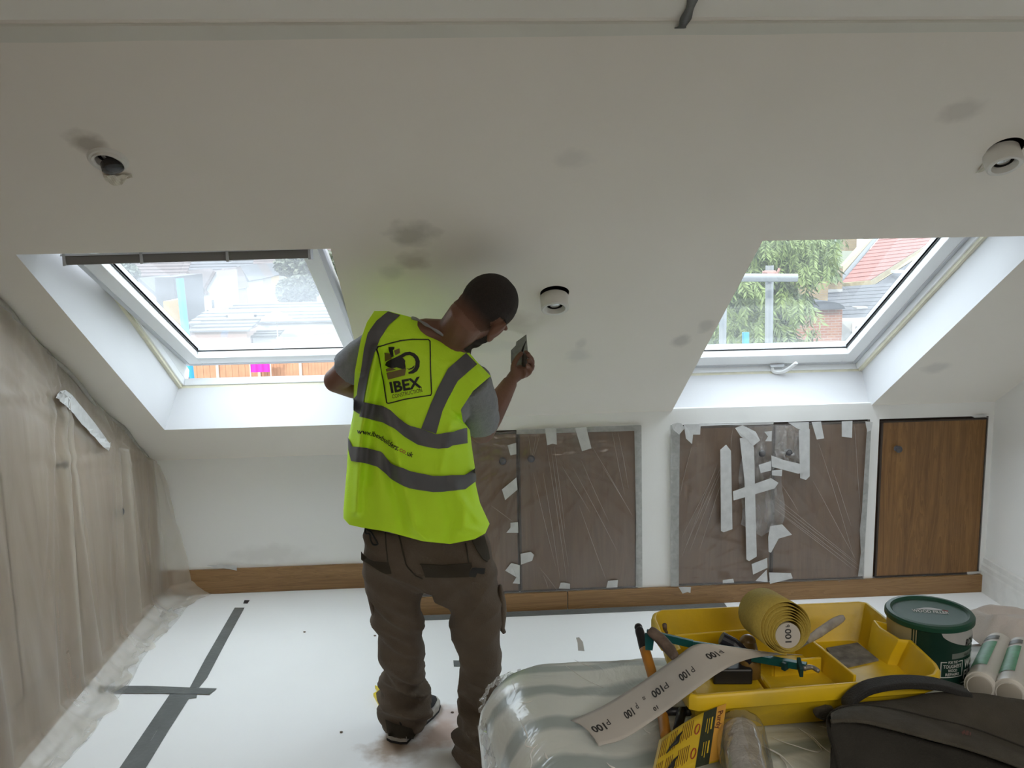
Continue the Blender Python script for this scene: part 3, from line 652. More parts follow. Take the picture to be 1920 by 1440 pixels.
# ================================================================== TAPE ON THE FLOOR
M_duct = mat('duct_tape_grey', (.155,.165,.165), .4, var=.18, scale=12, bump=.15, bscale=70)
Z5 = lambda L: [(x/3.272, 1000+y/3.272) for x, y in L]
def ftape(pts, lab, z=.0012, m=None):
    g = G(); q = [atZ(a, b, 0) for a, b in pts]; g.prism([V((p.x, p.y, z)) for p in q], (0,0,.0006)); return tag(g.build('floor_tape', m or M_duct), lab, 'tape')
ftape(Z5([(1440,458),(1500,458),(1385,670),(1270,890),(1222,948),(1165,948),(1260,770)]), 'grey duct tape strip on the floor running up to the alcove')
ftape(Z5([(605,940),(900,941),(1330,957),(1285,993),(1000,987),(602,985)]), 'short grey duct tape strip laid across the long floor seam', .0032)
ftape(Z5([(1045,985),(1115,990),(960,1215),(760,1550),(660,1550)]), 'left one of two grey floor tapes running towards the camera', .0012)
ftape(Z5([(1100,990),(1210,992),(1206,1012),(1160,1016),(1030,1220),(830,1550),(735,1550),(930,1270)]), 'right one of two grey floor tapes, overlapping its neighbour', .0022)
ftape(Z5([(1500,412),(1532,412),(1518,432),(1492,432)]), 'tiny black tape end beside the alcove baseboard', .0012, mat('tape_black', (.02,.02,.025), .5))
ftape([(850,1239),(905,1240),(905,1252),(851,1250)], 'small grey tape piece on the floor between the legs')
g = G().box((XS+.02, 3.735, .0012), (1.15, 3.787, .002)); tag(g.build('floor_tape', M_duct), 'long grey tape along the foot of the right plinth', 'tape')
# scraps on the floor
M_dust = mat('crumb_grey', (.16,.12,.09), .9)
for k, (a, b, lb) in enumerate(((640,1374,'dark crumb on the white floor right of the long grey tape'),(571,1186,'tiny crumb on the white floor near the alcove'),(703,1193,'dark speck on the floor beside the left trouser leg'),(716,1352,'crumb on the floor just behind the left heel'),(848,1337,'reddish crumb on the floor between the two shoes'))):
    p = atZ(a, b, 0); tag(G().ball((p.x, p.y, .003), (.006,.004,.003), 6, 4).build('debris_crumb', M_dust), lb, 'debris', 'crumbs on the floor')
M_yel = mat('plastic_yellow_bright', (.80,.62,.03), .4)
p = atZ(716, 1322, 0); yk = thing('plastic_clip', 'small bright yellow plastic piece on the floor beside the left shoe', 'plastic piece', (p.x, p.y, 0))
q = [atZ(a, b, .0) for a, b in ((700,1306),(709,1301),(722,1318),(720,1336),(716,1334))]
G().prism([V((p_.x, p_.y, .001)) for p_ in q], (0,0,.012)).build('plate', M_yel, yk, bevel=.001)
q = [atZ(a, b, .0) for a, b in ((703,1293),(713,1297),(721,1304),(716,1308),(708,1300))]
G().prism([V((p_.x, p_.y, .004)) for p_ in q], (0,0,.014)).build('tab', M_yel, yk, bevel=.001)
# ================================================================== THE PERSON
SKIN = mat('skin_tan', (.19,.085,.052), .55, var=.18, scale=12, bump=.08, bscale=120)
M_shirt = mat('tshirt_grey', (.235,.24,.255), .9, var=.12, scale=90, bump=.25, bscale=220)
M_vest = mat('hi_vis_yellow', (.62,.97,.02), .65, var=.05, scale=5, bump=.12, bscale=260)
M_refl = mat('reflective_grey', (.105,.105,.11), .5, var=.1, scale=12)
M_print = mat('print_black', (.012,.013,.012), .6); M_printb = mat('print_brown', (.17,.125,.035), .6); M_printo = mat('print_orange', (.50,.20,.04), .6)
M_trou = mat('trousers_khaki_brown', (.115,.085,.060), .9, var=.14, scale=14, bump=.3, bscale=240)
M_troud = mat('trousers_dark_patch', (.042,.034,.022), .9, var=.1, scale=20, bump=.2, bscale=200)
M_hair = mat('hair_dark_cropped', (.022,.015,.011), .9, var=.35, scale=160, bump=.5, bscale=500)
YC = 2.71
man = thing('person', 'person in a yellow high visibility vest holding a filling knife to the ceiling', 'person', (-.08, 2.75, 0))
hr = lambda x, y, Y: atY(x, y, Y)
def ring_px(py, xl, xr, Y, d, n=28, pw=2.2):
    a, b = hr(xl, py, Y), hr(xr, py, Y); c = (a+b)/2; ex = (b-a)/2; out = []
    for j in range(n):
        q = 2*math.pi*j/n; cx, sy = math.cos(q), math.sin(q)
        k = (abs(cx)**pw+abs(sy)**pw)**(-1/pw); out.append(c + ex*cx*k + V((0, d*sy*k, 0)))
    return out
# --- head frame
HC = hr(911, 579, 2.665)
Fd = V((.36, .80, -.44)).normalized(); Ud = V((.74, .10, .56)); Ud = (Ud - Fd*Ud.dot(Fd)).normalized(); Rd = Fd.cross(Ud)
RM = Matrix((Rd, Fd, Ud)).transposed()
def hd_(x, y, z): return HC + RM @ V((x, y, z))
g = G()
# torso and legs inside the clothes
g.loft([ring_px(*r) for r in ((1060,700,905,2.74,.085),(1000,705,890,2.73,.085),(900,698,868,2.72,.085),(800,693,862,2.715,.085),(720,692,880,2.71,.085),(665,708,878,2.705,.075),(632,735,862,2.70,.055))])
g.tube([hr(838,668,2.70), hr(850,632,2.695), hd_(0,-.035,-.06), hd_(0,-.02,-.01)], [.070,.060,.058,.06], 20)
g.tube([hr(735,640,2.70), hr(800,628,2.695), hr(850,630,2.69)], [.045,.05,.048], 16)
for c, r in (((0,-.012,.022),(.076,.096,.084)), ((0,.032,-.035),(.062,.066,.080)), ((0,.050,-.085),(.044,.046,.034)), ((0,.098,-.035),(.013,.020,.016)), ((0,.094,-.015),(.009,.014,.030)),
             ((.030,.080,.004),(.026,.020,.010)), ((-.030,.080,.004),(.026,.020,.010)), ((0,.088,-.066),(.022,.012,.007)), ((0,.087,-.077),(.020,.011,.006)),
             ((.080,-.004,-.018),(.011,.024,.036)), ((-.077,-.004,-.018),(.008,.020,.033)), ((.088,-.014,-.010),(.007,.010,.030)), ((.084,.0,-.048),(.008,.010,.013))):
    g.ball(hd_(*c), r, 20, 14, RM)
# arms
shL, elL, wrL = hr(700,655,2.705), hr(630,713,2.775), hr(722,742,2.93)
g.tube([shL, shL.lerp(elL,.5), elL], [.050,.044,.037], 16); g.ball(elL, .038); g.tube([elL, elL.lerp(wrL,.35), wrL], [.038,.040,.026], 16)
shR, elR, wrR = hr(885,722,2.72), hr(903,806,2.905), hr(957,716,3.035)
g.tube([shR, shR.lerp(elR,.5), elR], [.056,.052,.046], 16); g.ball(elR, .045); g.tube([elR, elR.lerp(wrR,.3), elR.lerp(wrR,.7), wrR], [.044,.043,.034,.0255], 16)
# legs
hipL, knL, anL = hr(745,1080,2.74), hr(752,1225,2.79), hr(762,1345,2.845)
hipR, knR, anR = hr(865,1080,2.72), hr(902,1240,2.67), hr(893,1420,2.63)
for a, b, c in ((hipL,knL,anL),(hipR,knR,anR)):
    g.tube([a, b, c], [.064,.040,.027], 14)
# right hand: palm, four curled fingers, thumb; it closes on the handle
def fing(pts, r): 
    g.tube(catmull(pts, 3), [lerp(r, r*.82, i/(3*(len(pts)-1))) for i in range(3*(len(pts)-1)+1)], 10); g.ball(pts[-1], r*.84, 10, 8)
pw0, pw1 = hr(961,708,3.045), hr(980,692,3.065)
g.tube([wrR, wrR.lerp(pw0,.6), pw0.lerp(pw1,.4), pw1], [.026,.027,.031,.026], 16, up=(0,1,0), flat=.78)
g.tube([hr(975,700,3.035), hr(988,694,3.085)], [.022,.021], 12)
for mx, my, Y0, pts in ((0,0,3.100, ((986,691),(995,679),(992,666),(986,660))), (0,0,3.082, ((988,695),(998,683),(996,671),(989,667))), (0,0,3.064, ((988,700),(998,690),(996,679),(989,676))), (0,0,3.048, ((985,705),(994,698),(993,688),(987,685)))):
    fing([hr(x, y, Y0+dy) for (x, y), dy in zip(pts, (0,.004,-.004,-.014))], .0092 if Y0 > 3.05 else .008)
fing([hr(962,700,3.032), hr(963,684,3.034), hr(970,671,3.050), hr(977,663,3.066)], .0105)
# left hand, hanging relaxed in front of the chest
dl = (wrL-elL).normalized(); pL = wrL + dl*.055
g.tube([wrL, wrL+dl*.03, pL, pL+dl*.02], [.026,.030,.034,.028], 14, up=(0,0,1), flat=.55)
for k, (o_, L_) in enumerate(((-.027,.058),(-.009,.068),(.009,.064),(.026,.050))):
    b_ = pL + V((0,0,o_)) + dl*.022; fing([b_, b_+dl*L_*.45+V((0,.006,0)), b_+dl*L_*.8+V((0,.020,0)), b_+dl*L_*.95+V((0,.036,-.002))], .0078)
fing([wrL+dl*.022+V((0,.010,.024)), wrL+dl*.05+V((0,.026,.042)), wrL+dl*.075+V((0,.036,.050))], .0095)
body = fuse('body', g, SKIN, .0042, man, 3)
w0 = wloc(body)
# hair and stubble: thin shells grown from the skin of the head
def shell(name, m, mask, off, fade=None):
    me = body.data; vs = [v.co+w0 for v in me.vertices]; ns = [v.normal.copy() for v in me.vertices]; loc = {}
    def L(i):
        if i not in loc: d = vs[i]-HC; loc[i] = V((d.dot(Rd), d.dot(Fd), d.dot(Ud)))
        return loc[i]
    idx = {}; out = G(); fs = []
    for p in me.polygons:
        if all((vs[i]-HC).length < .16 and mask(L(i)) for i in p.vertices):
            f = []
            for i in p.vertices:
                if i not in idx: idx[i] = len(out.v); out.v.append(tuple(vs[i]+ns[i]*off))
                f.append(idx[i])
            fs.append(tuple(f))
    out.f = fs; o = out.build(name, m, man, smooth=True, fix=False)
    if fade:                                 # cropped hair thins out towards its edge
        at = o.data.attributes.new('fade', 'FLOAT', 'POINT'); inv = {j: i for i, j in idx.items()}
        for j in range(len(out.v)): at.data[j].value = fade(L(inv[j]))
    return o
def hairmask(c):
    line = -.046 if c.y < -.01 else -.046+(c.y+.01)*1.1
    if c.y > .055: line = .03+(c.y-.055)*1.2
    ear = abs(c.x) > .066 and -.034 < c.y < .030 and c.z < .024
    return c.z > line and not ear
def hairfade(c):
    line = -.058 if c.y < -.01 else -.058+(c.y+.01)*1.1
    if c.y > .055: line = .03+(c.y-.055)*1.2
    return max(0, min(1, (c.z-line)/.050))
def faded(name):
    m = M_hair.copy(); m.name = name; nt = m.node_tree; b = nt.nodes['Principled BSDF']; src = b.inputs['Base Color'].links[0].from_socket
    a = node(nt, 'ShaderNodeAttribute', attribute_name='fade'); mx = node(nt, 'ShaderNodeMix', data_type='RGBA'); nt.links.new(a.outputs['Fac'], mx.inputs[0])
    mx.inputs[6].default_value = (.15,.068,.042,1); nt.links.new(src, mx.inputs[7]); nt.links.new(mx.outputs[2], b.inputs['Base Color']); return m
shell('hair', faded('hair_faded'), lambda c: hairmask(V((c.x, c.y, c.z+.012))), .0012, hairfade)
shell('beard', M_hair, lambda c: c.z < -.030-.25*max(0,.06-c.y) and c.y > .012 and not (c.y > .088 and c.z > -.062) and c.z > -.13 and (c.z < -.055 or abs(c.x) > .040), .0012)
for s in (-1, 1):
    e = G(); e.ball(hd_(.029*s, .081, -.010), .011, 12, 8); eo = e.build('eye', mat('eye_white', (.6,.58,.55), .2), man, smooth=True)
    e = G(); e.ball(hd_(.029*s, .0895, -.010), (.005,.003,.005), 10, 6, RM); e.build('iris', mat('iris_dark', (.02,.012,.01), .2), eo, smooth=True)
# --- grey t-shirt: trunk and sleeves in one
g = G()
g.loft([ring_px(*r) for r in ((985,690,900,2.73,.10),(900,684,876,2.72,.10),(800,680,870,2.715,.10),(720,680,890,2.71,.098),(668,696,884,2.708,.080),(640,718,862,2.705,.052))])
g.tube([shL+V((.02,0,.005)), shL.lerp(elL,.35), shL.lerp(elL,.66)], [.060,.060,.060], 18)
g.tube([shR+V((-.015,-.005,.02)), shR.lerp(elR,.35), shR.lerp(elR,.80)], [.070,.070,.067], 18)
shirt = fuse('tshirt', g, M_shirt, .006, man, 5)
displace(shirt, lambda c, n: n*(.006*noise.noise(V((c.x*9, c.y*9, c.z*14)))+.003*noise.noise(V((c.x*30, c.y*30, c.z*22+4)))))
# crumpled neckband of the t-shirt, showing above the vest
nb = catmull([hr(772,596,2.665), hr(783,599,2.645), hr(796,607,2.638), (hr(808,614,2.635)), hr(822,623,2.635), hr(838,634,2.64)], 6)
G().tube(nb, [.0042+.0012*math.sin(i*.6) for i in range(len(nb))], 10, flat=.5).build('neckband', mat('neckband_pale', (.26,.26,.28), .9, bump=.3, bscale=200), shirt, smooth=True)
# --- vest
Hm = [(644,972),(655,984),(677,989),(727,997),(793,1015),(844,1020),(890,1011),(910,1000),(918,982)]
Tp = [(702,583),(727,583),(772,595),(809,620),(871,651),(894,678),(920,705)]
Lf = [(644,972),(644,955),(651,869),(653,822),(663,772),(663,740),(665,698),(677,635),(688,604),(702,583)]
Rt = [(918,982),(900,943),(892,908),(890,873),(885,840),(881,806),(868,790),(864,768),(887,733),(920,705)]
e3 = lambda L: [(x, y, 0) for x, y in L]
def cur(L, t): p = poly_at(e3(L), min(1, max(0, t))); return p.x, p.y
def vpx(u, v):
    h, t, l, r = cur(Hm, u), cur(Tp, u), cur(Lf, v), cur(Rt, v)
    f = lambda i: (1-v)*h[i]+v*t[i]+(1-u)*l[i]+u*r[i]-((1-u)*(1-v)*Hm[0][i]+u*(1-v)*Hm[-1][i]+(1-u)*v*Tp[0][i]+u*v*Tp[-1][i])
    return f(0), f(1)
def vfold(x, y, u, v):
    # long creases: one falling from the left shoulder, others fanning across the back
    s = 0
    def crease(pts, w_, a):
        best = 1e9
        for (x0, y0), (x1, y1) in zip(pts, pts[1:]):
            dx, dy = x1-x0, y1-y0; t = max(0, min(1, ((x-x0)*dx+(y-y0)*dy)/(dx*dx+dy*dy))); d_ = math.hypot(x-x0-t*dx, y-y0-t*dy)
            if d_ < best: best = d_
        return a*math.exp(-(best/w_)**2)
    s += crease([(706,655),(692,730),(678,800),(672,880),(668,960)], 7, .022)
    s -= crease([(722,665),(708,740),(694,810),(688,900)], 9, .010)
    s += crease([(722,770),(740,830),(756,900),(778,990),(800,1010)], 10, .012)
    s -= crease([(706,800),(724,860),(738,920),(752,985)], 12, .012)
    s += crease([(760,790),(790,830),(850,850)], 9, .006)
    s += crease([(850,905),(872,955),(868,990),(905,1000)], 9, .010)
    s -= crease([(830,930),(845,970),(840,1010)], 10, .010)
    s += crease([(870,940),(896,975)], 6, .008)
    s += crease([(845,800),(832,850),(828,880)], 8, .007)
    s += crease([(735,930),(745,985)], 10, .006)
    s += .006*noise.noise(V((x*.012, y*.008, 1)))+.003*noise.noise(V((x*.04, y*.02, 5)))
    return s
def vdep(v): return interp([(0,.150),(.25,.140),(.5,.135),(.72,.130),(.88,.105),(.96,.070),(1,.030)], v)[0]
def vyc(v): return lerp(2.735, 2.705, v)
def back(u, v):
    x, y = vpx(u, v); pr = max(0, 1-abs(2*u-1)**2.6)**.5; d = vdep(v)*pr
    if v > .60: d = max(d, interp([(.6,0),(.70,.098),(.9,.094),(.97,.06),(1,.03)], v)[0])
    return atY(x, y, vyc(v)-d-1.4*vfold(x, y, u, v)*min(1, pr*1.5))
def front(u, v):
    x, y = vpx(u, v); pr = max(0, 1-abs(2*u-1)**2.6)**.5; d = .9*vdep(v)*pr
    if v > .60: d = max(d, interp([(.6,0),(.70,.085),(.9,.08),(1,.0)], v)[0])
    if v > .985: d = -.02
    k = .985 if v < .9 else 1
    p = atY(x, y, vyc(v)); 
    return V((p.x, p.y+d, p.z))
g = G(); g.grid(back, 90, 100); g.grid(front, 50, 60)
vest = g.build('vest', M_vest, man, smooth=True, weld=.0004)
bvest = bvh_of([vest])
ZA = lambda L: [(600+x/4.8, 560+y/4.8) for x, y in L]
ZB = lambda L: [(560+x/2.572, 480+y/2.572) for x, y in L]
def piece(name, m, polys, off, par, bv=bvest, cell=6, fb=2.62, **k):
    g = G()
    for p_ in polys: decal(g, bv, p_, off, fb, cell)
    return g.build(name, m, par, smooth=True, fix=False, **k)
def band(up, lo, n=40):
    a, b = e3(up), e3(lo); A_ = [poly_at(a, i/n) for i in range(n+1)]; B_ = [poly_at(b, i/n) for i in range(n+1)]; return A_, B_
def strip(name, up, lo, off=.003, n=60, m=6):
    A_, B_ = band(up, lo, n); g = G()
    g.grid(lambda u, v: on_surface(bvest, *(A_[min(n, int(round(u*n)))].lerp(B_[min(n, int(round(u*n)))], v))[:2], off, 2.62), n, m)
    return g.build(name, M_refl, vest, smooth=True, fix=False)
# shoulder strips, waist strips
strip('reflective_strip', ZA([(612,118),(510,200),(430,310),(395,450),(375,600),(345,780),(335,870),(302,905),(300,1000)]), ZA([(722,152),(620,240),(540,360),(490,500),(450,650),(420,800),(395,930),(378,980),(362,1040)]))
strip('reflective_strip', ZA([(1312,490),(1150,630),(1060,800),(990,960),(910,1170)]), ZA([(1412,592),(1240,740),(1150,900),(1100,1010),(1045,1215)]))
strip('reflective_strip', ZA([(395,930),(560,965),(640,1010),(720,1080),(810,1145),(910,1170),(1045,1220),(1200,1195),(1240,1180),(1318,1165)]), ZA([(362,1062),(570,1110),(660,1165),(760,1240),(880,1310),(980,1335),(1080,1350),(1150,1345),(1190,1320),(1322,1300)]), .0045)
strip('reflective_strip', ZB([(262,918),(330,925),(400,945),(450,1000),(530,1035),(650,1060),(800,1055),(850,1022)]), ZB([(256,988),(330,1000),(380,1015),(440,1070),(530,1120),(650,1138),(800,1125),(852,1085)]), .0045)
strip('reflective_strip', ZB([(241,872),(262,918)]), ZB([(243,935),(256,988)]), .004, 8, 4)
# printed frame and logo
def line(pts, w_):                          # thick line as little quads
    out = []
    for (x0, y0), (x1, y1) in zip(pts, pts[1:]):
        d = math.hypot(x1-x0, y1-y0); nx, ny = -(y1-y0)/d*w_/2, (x1-x0)/d*w_/2; ex, ey = (x1-x0)/d*w_*.3, (y1-y0)/d*w_*.3
        out.append([(x0+nx-ex,y0+ny-ey),(x1+nx+ex,y1+ny+ey),(x1-nx+ex,y1-ny+ey),(x0-nx-ex,y0-ny-ey)])
    return out
fr = ZA([(520,437),(600,410),(720,380),(830,368),(975,370),(990,385),(992,520),(995,640),(1003,850),(995,868),(900,882),(760,905),(615,943),(602,936),(590,850),(575,740),(545,620),(510,455),(520,437)])
piece('logo_frame', M_print, line(fr, 2.2), .0035, vest)
blk = [ZA(p_) for p_ in ([(618,435),(672,435),(668,458),(658,462),(664,520),(645,530),(640,468),(622,464)], [(590,600),(600,572),(640,548),(722,508),(735,520),(760,548),(768,560),(765,578),(740,588),(772,625),(768,634),(740,634),(690,618),(650,628),(620,618)])]
def cres(c, ro, ri, co, a0, a1, n=22):       # crescent horn
    o = [(c[0]+ro*math.cos(a), c[1]+ro*math.sin(a)) for a in [a0+(a1-a0)*i/n for i in range(n+1)]]
    i_ = [(co[0]+ri*math.cos(a), co[1]+ri*math.sin(a)) for a in [a1+(a0-a1)*i/n for i in range(n+1)]]
    return o+i_
horn_o = [(722,510),(760,485),(810,478),(850,492),(880,520),(897,560),(895,610),(875,650),(840,672),(795,676),(825,655),(850,628),(862,590),(862,560),(848,532),(820,515),(790,510),(755,522),(740,535)]
ho = [(700,525),(735,500),(765,483),(810,478),(850,492),(882,522),(898,562),(895,612),(875,652),(840,673),(797,678)]
hi = [(705,545),(748,528),(775,512),(808,508),(835,520),(852,542),(860,568),(858,598),(848,624),(828,646),(795,664)]
for i in range(len(ho)-1): blk.append(ZA([ho[i], ho[i+1], hi[i+1], hi[i]]))
blk.append(ZA([(778,625),(800,632),(825,622),(850,600),(845,622),(825,634),(800,640)]))
piece('logo_mark', M_print, blk, .0035, vest, cell=5)
piece('logo_mark', M_printb, [ZA(p_) for p_ in ([(580,485),(636,493),(648,540),(590,568)], [(668,467),(715,447),(720,488),(680,512)], [(597,635),(620,626),(655,626),(685,640),(602,657)], [(602,668),(776,627),(764,690),(615,728)])], .0035, vest, cell=5, label='brown pieces of the printed logo')
def vest_text(name, s, p0, p1, h, m, bold=.0, shear=0, sp=1.0, curve=None):
    g = G()
    def fn(u, v):
        if curve: q = poly_at(e3(curve), u); q2 = poly_at(e3(curve), min(1, u+.02)); q0 = poly_at(e3(curve), max(0, u-.02)); d = (q2-q0).normalized(); b_ = q
        else: b_ = V((lerp(p0[0],p1[0],u), lerp(p0[1],p1[1],u), 0)); d = (V((p1[0]-p0[0], p1[1]-p0[1], 0))).normalized()
        q = b_ + V((d.y, -d.x, 0))*(h*v); return on_surface(bvest, q.x, q.y, .0042, 2.62)
    text_on(g, s, fn, bold, shear, sp); return g.build(name, m, vest, fix=False)
vest_text('printed_word', 'IBEX', ZA([(642,845)])[0], ZA([(918,795)])[0], 19.5, M_print, .035)
vest_text('printed_word', 'CONSTRUCTION', ZA([(655,897)])[0], ZA([(922,838)])[0], 7.2, M_print, .0)
cu = ZA([(338,1212),(420,1225),(500,1243),(560,1272),(620,1318),(690,1362),(760,1398),(832,1428)])
def sub(c, a, b): return [tuple(poly_at(e3(c), lerp(a, b, i/8))[:2]) for i in range(9)]
vest_text('printed_word', 'www.ibexbuilders.', None, None, 9, M_print, .02, curve=sub(cu, 0, .735))
vest_text('printed_word', 'co', None, None, 9, M_printo, .02, curve=sub(cu, .745, .86))
vest_text('printed_word', '.uk', None, None, 9, M_print, .02, curve=sub(cu, .87, 1))
# --- trousers
g = G()
LL = [(985,682,792,2.735,.095),(1040,679,800,2.74,.105),(1095,686,799,2.745,.10),(1150,698,797,2.75,.088),(1200,706,795,2.76,.080),(1240,711,795,2.78,.078),(1280,716,795,2.80,.078),(1298,714,801,2.82,.088),(1318,712,808,2.835,.094),(1334,716,806,2.84,.085),(1346,722,800,2.84,.078),(1358,724,792,2.838,.074)]
RR = [(985,796,914,2.73,.095),(1040,786,922,2.725,.105),(1095,798,934,2.715,.10),(1150,836,941,2.70,.088),(1200,853,944,2.69,.082),(1250,861,943,2.675,.080),(1300,860,941,2.665,.080),(1340,857,940,2.655,.082),(1375,852,944,2.65,.088),(1400,849,948,2.645,.092),(1425,854,946,2.64,.085),(1450,860,942,2.64,.082),(1462,864,938,2.64,.08)]
g.loft([ring_px(*r) for r in LL]); g.loft([ring_px(*r) for r in RR])
g.loft([ring_px(*r) for r in ((975,684,912,2.735,.095),(1010,679,918,2.735,.105),(1055,680,924,2.735,.115),(1080,690,922,2.735,.105),(1098,730,880,2.735,.08))])
tr = fuse('trousers', g, M_trou, .0065, man, 3)
def tfold(c, n):
    z = c.z; R_ = lambda t: 1-2*abs(t)                       # ridged folds: sharp creases between soft swells
    a = .008*noise.noise(V((c.x*7, c.y*7, z*12)))+.012*(R_(noise.noise(V((c.x*5, c.y*4, z*15+c.x*9))))-.6)
    low = max(0, min(1, (.36-z)/.2)); a += low*.030*(R_(noise.noise(V((c.x*6, c.y*6, z*19+c.x*9))))-.6)
    k = max(0, 1-abs(z-.48)/.22); a += k*.020*(R_(math.sin((z*1.0-abs(c.x+.09)*.9)*38)*.5+noise.noise(V((c.x*5, 2, z*5))))-.5)*.6
    return n*a
displace(tr, tfold)
btr = bvh_of([tr])
ZT = lambda L: [(660+x/6.4, 960+y/6.4) for x, y in L]
fbt = 2.63
piece('pocket_flap', M_troud, [ZT([(108,470),(200,560),(270,590),(330,592),(440,598),(475,735),(465,745),(400,740),(300,690),(200,620),(108,570)])], .004, tr, btr, fb=fbt, label='dark pocket flap')
piece('pocket_flap', M_troud, [ZT([(825,625),(1100,640),(1430,612),(1440,650),(1410,720),(1400,785),(1000,785),(880,780)])], .004, tr, btr, fb=fbt, label='dark pocket flap')
piece('fastener', M_print, [ZT([(1400,780),(1408,720),(1440,665),(1480,660),(1590,680),(1582,740),(1560,745),(1500,735),(1478,790)])], .008, tr, btr, fb=fbt, label='black strap fastener')
piece('pocket_lining', M_troud, [ZT([(1445,335),(1580,285),(1625,420),(1650,560),(1620,590),(1560,540),(1490,440)])], .004, tr, btr, fb=fbt)
g = G()
for L_ in ([(1440,338),(1500,460),(1560,550),(1620,595)], [(815,625),(1100,643),(1435,612)], [(560,270),(600,420),(650,640),(760,760),(850,800)], [(400,250),(410,400),(430,590)], [(1360,370),(1400,600)]):
    pts = [on_surface(btr, x, y, .003, fbt) for x, y in [tuple(poly_at(e3(ZT(L_)), i/14)[:2]) for i in range(15)]]; g.tube(pts, .0022, 6)
g.build('seam', M_troud, tr, smooth=True)
cb = [on_surface(btr, x, y, .012, fbt) for x, y in ZT([(185,205),(215,235),(245,255),(290,310),(312,350),(320,380),(295,392),(265,380),(245,330),(232,270),(195,260),(183,230),(185,205)])]
G().tube(catmull(cb, 3), .0028, 8, cap=False).build('carabiner', M_print, tr, smooth=True)
# side pockets
g = G(); a, b = hr(938,1098,2.70), hr(942,1180,2.69); g.tube(catmull([a, a.lerp(b,.5)+V((.004,0,0)), b], 5), [.006+.006*math.sin(i*.3) for i in range(11)], 12, flat=2.4); g.tube([b, b+V((.006,0,-.012))], [.008,.006], 10)
g.build('cargo_pocket', M_trou, tr, smooth=True)
g = G(); a, b = hr(692,1100,2.75), hr(705,1150,2.755); g.tube([a, b], [.012,.014], 12, flat=2.2); g.build('cargo_pocket', M_trou, tr, smooth=True)
for L_ in ([(723,1348),(740,1356),(772,1366),(778,1378),(775,1386),(728,1380)],):
    piece('hem_patch', M_troud, [L_], .004, tr, btr, fb=2.72)
# --- shoes
M_shoe = mat('shoe_black', (.014,.014,.016), .7, bump=.2, bscale=160); M_sole = mat('sole_grey_white', (.42,.40,.36), .7, var=.2, scale=40)
def shoe(heel, toe, lab):
    h, t = V(heel), V(toe); L_ = (t-h).length; fx = (t-h)/L_; sx = V((fx.y, -fx.x, 0)); 
    prof = [(0,.026,.036),(.03,.036,.040),(.10,.036,.040),(.20,.036,.028),(.42,.040,.027),(.65,.048,.030),(.80,.048,.028),(.92,.038,.022),(.99,.018,.014)]
    def ring(t_, w_, z, n=18): c = h+fx*(t_*L_); return None
    g = G()
    def outline(ins, z):
        pts = []
        for s_ in (1, -1):
            P_ = [(0.0,.016)]+[(a, b) for a, b, _ in prof[1:]]+[(1.0,.006)]
            if s_ < 0: P_ = P_[::-1]
            for a, b in P_: pts.append(h+fx*(lerp(.0+ins/L_, 1-ins/L_, a)*L_)+sx*s_*(b-ins)+V((0,0,z)))
        return pts
    g.loft([outline(.004,.0), outline(.0,.006), outline(.0,.028), outline(.003,.031)]); so_ = g.build('sole', M_sole, man, bevel=.002, label='pale rubber sole')
    g = G(); g.loft([outline(.0005,.0004), outline(-.0015,.0015), outline(-.0015,.008), outline(.0,.009)]); g.build('outsole', M_shoe, so_)
    g = G()
    rings = []
    for a, hh, ww in ((.02,.085,.026),(.10,.10,.034),(.25,.10,.035),(.38,.082,.037),(.55,.066,.041),(.75,.056,.043),(.90,.045,.034),(.975,.034,.018)):
        c = h+fx*(a*L_); rings.append([c+sx*(ww*math.cos(q)*(1 if math.sin(q) < 0 else .9))+V((0,0,.028+(hh-.028)*max(0,math.sin(q))**.8)) for q in [math.pi*j/12 for j in range(13)]])
    g.loft(rings, closed=False)
    g.add([p_ for p_ in rings[0]], [tuple(range(13))]); g.add([p_ for p_ in rings[-1]], [tuple(range(13))[::-1]])
    g.build('shoe', M_shoe, man, smooth=True, label=lab)
shoe((-.236,2.762,0), (-.121,3.018,0), 'black left shoe'); 
hR = atZ(868,1462,0); hR = V((.030,2.60,0)); tR = V((.150,2.845,0)); shoe(hR, tR, 'black right shoe')
# --- filling knife held against the ceiling
fk = thing('filling_knife', 'steel filling knife held in the raised right hand', 'filling knife', hr(983,676,3.07))
kp = [(958,657),(958,681),(975,692),(990,662),(987,627),(975,636),(968,641),(967,648)]
kd = [3.115,3.095,3.08,3.115,3.172,3.150,3.140,3.13]
pts = [hr(x, y, d) for (x, y), d in zip(kp, kd)]
G().prism(pts, (0,.0012,.0004)).build('blade', mat('steel_dusty', (.25,.26,.25), .4, metal=.35, var=.25, scale=60), fk)
g = G(); g.tube([hr(986,640,3.125), hr(981,652,3.105), hr(979,659,3.095)], [.0015,.003,.0035], 8); g.build('blade_rib', MATS['void_black'], fk, smooth=True)
g = G(); g.tube(catmull([hr(982,664,3.075), hr(984,672,3.060), hr(983,682,3.040), hr(982,686,3.030)], 4), [.006,.008,.009,.0095,.010,.010,.010,.0095,.0095,.009,.008,.007,.005], 12); g.build('handle', mat('handle_brown_black', (.03,.022,.015), .5, var=.4, scale=60), fk, smooth=True)
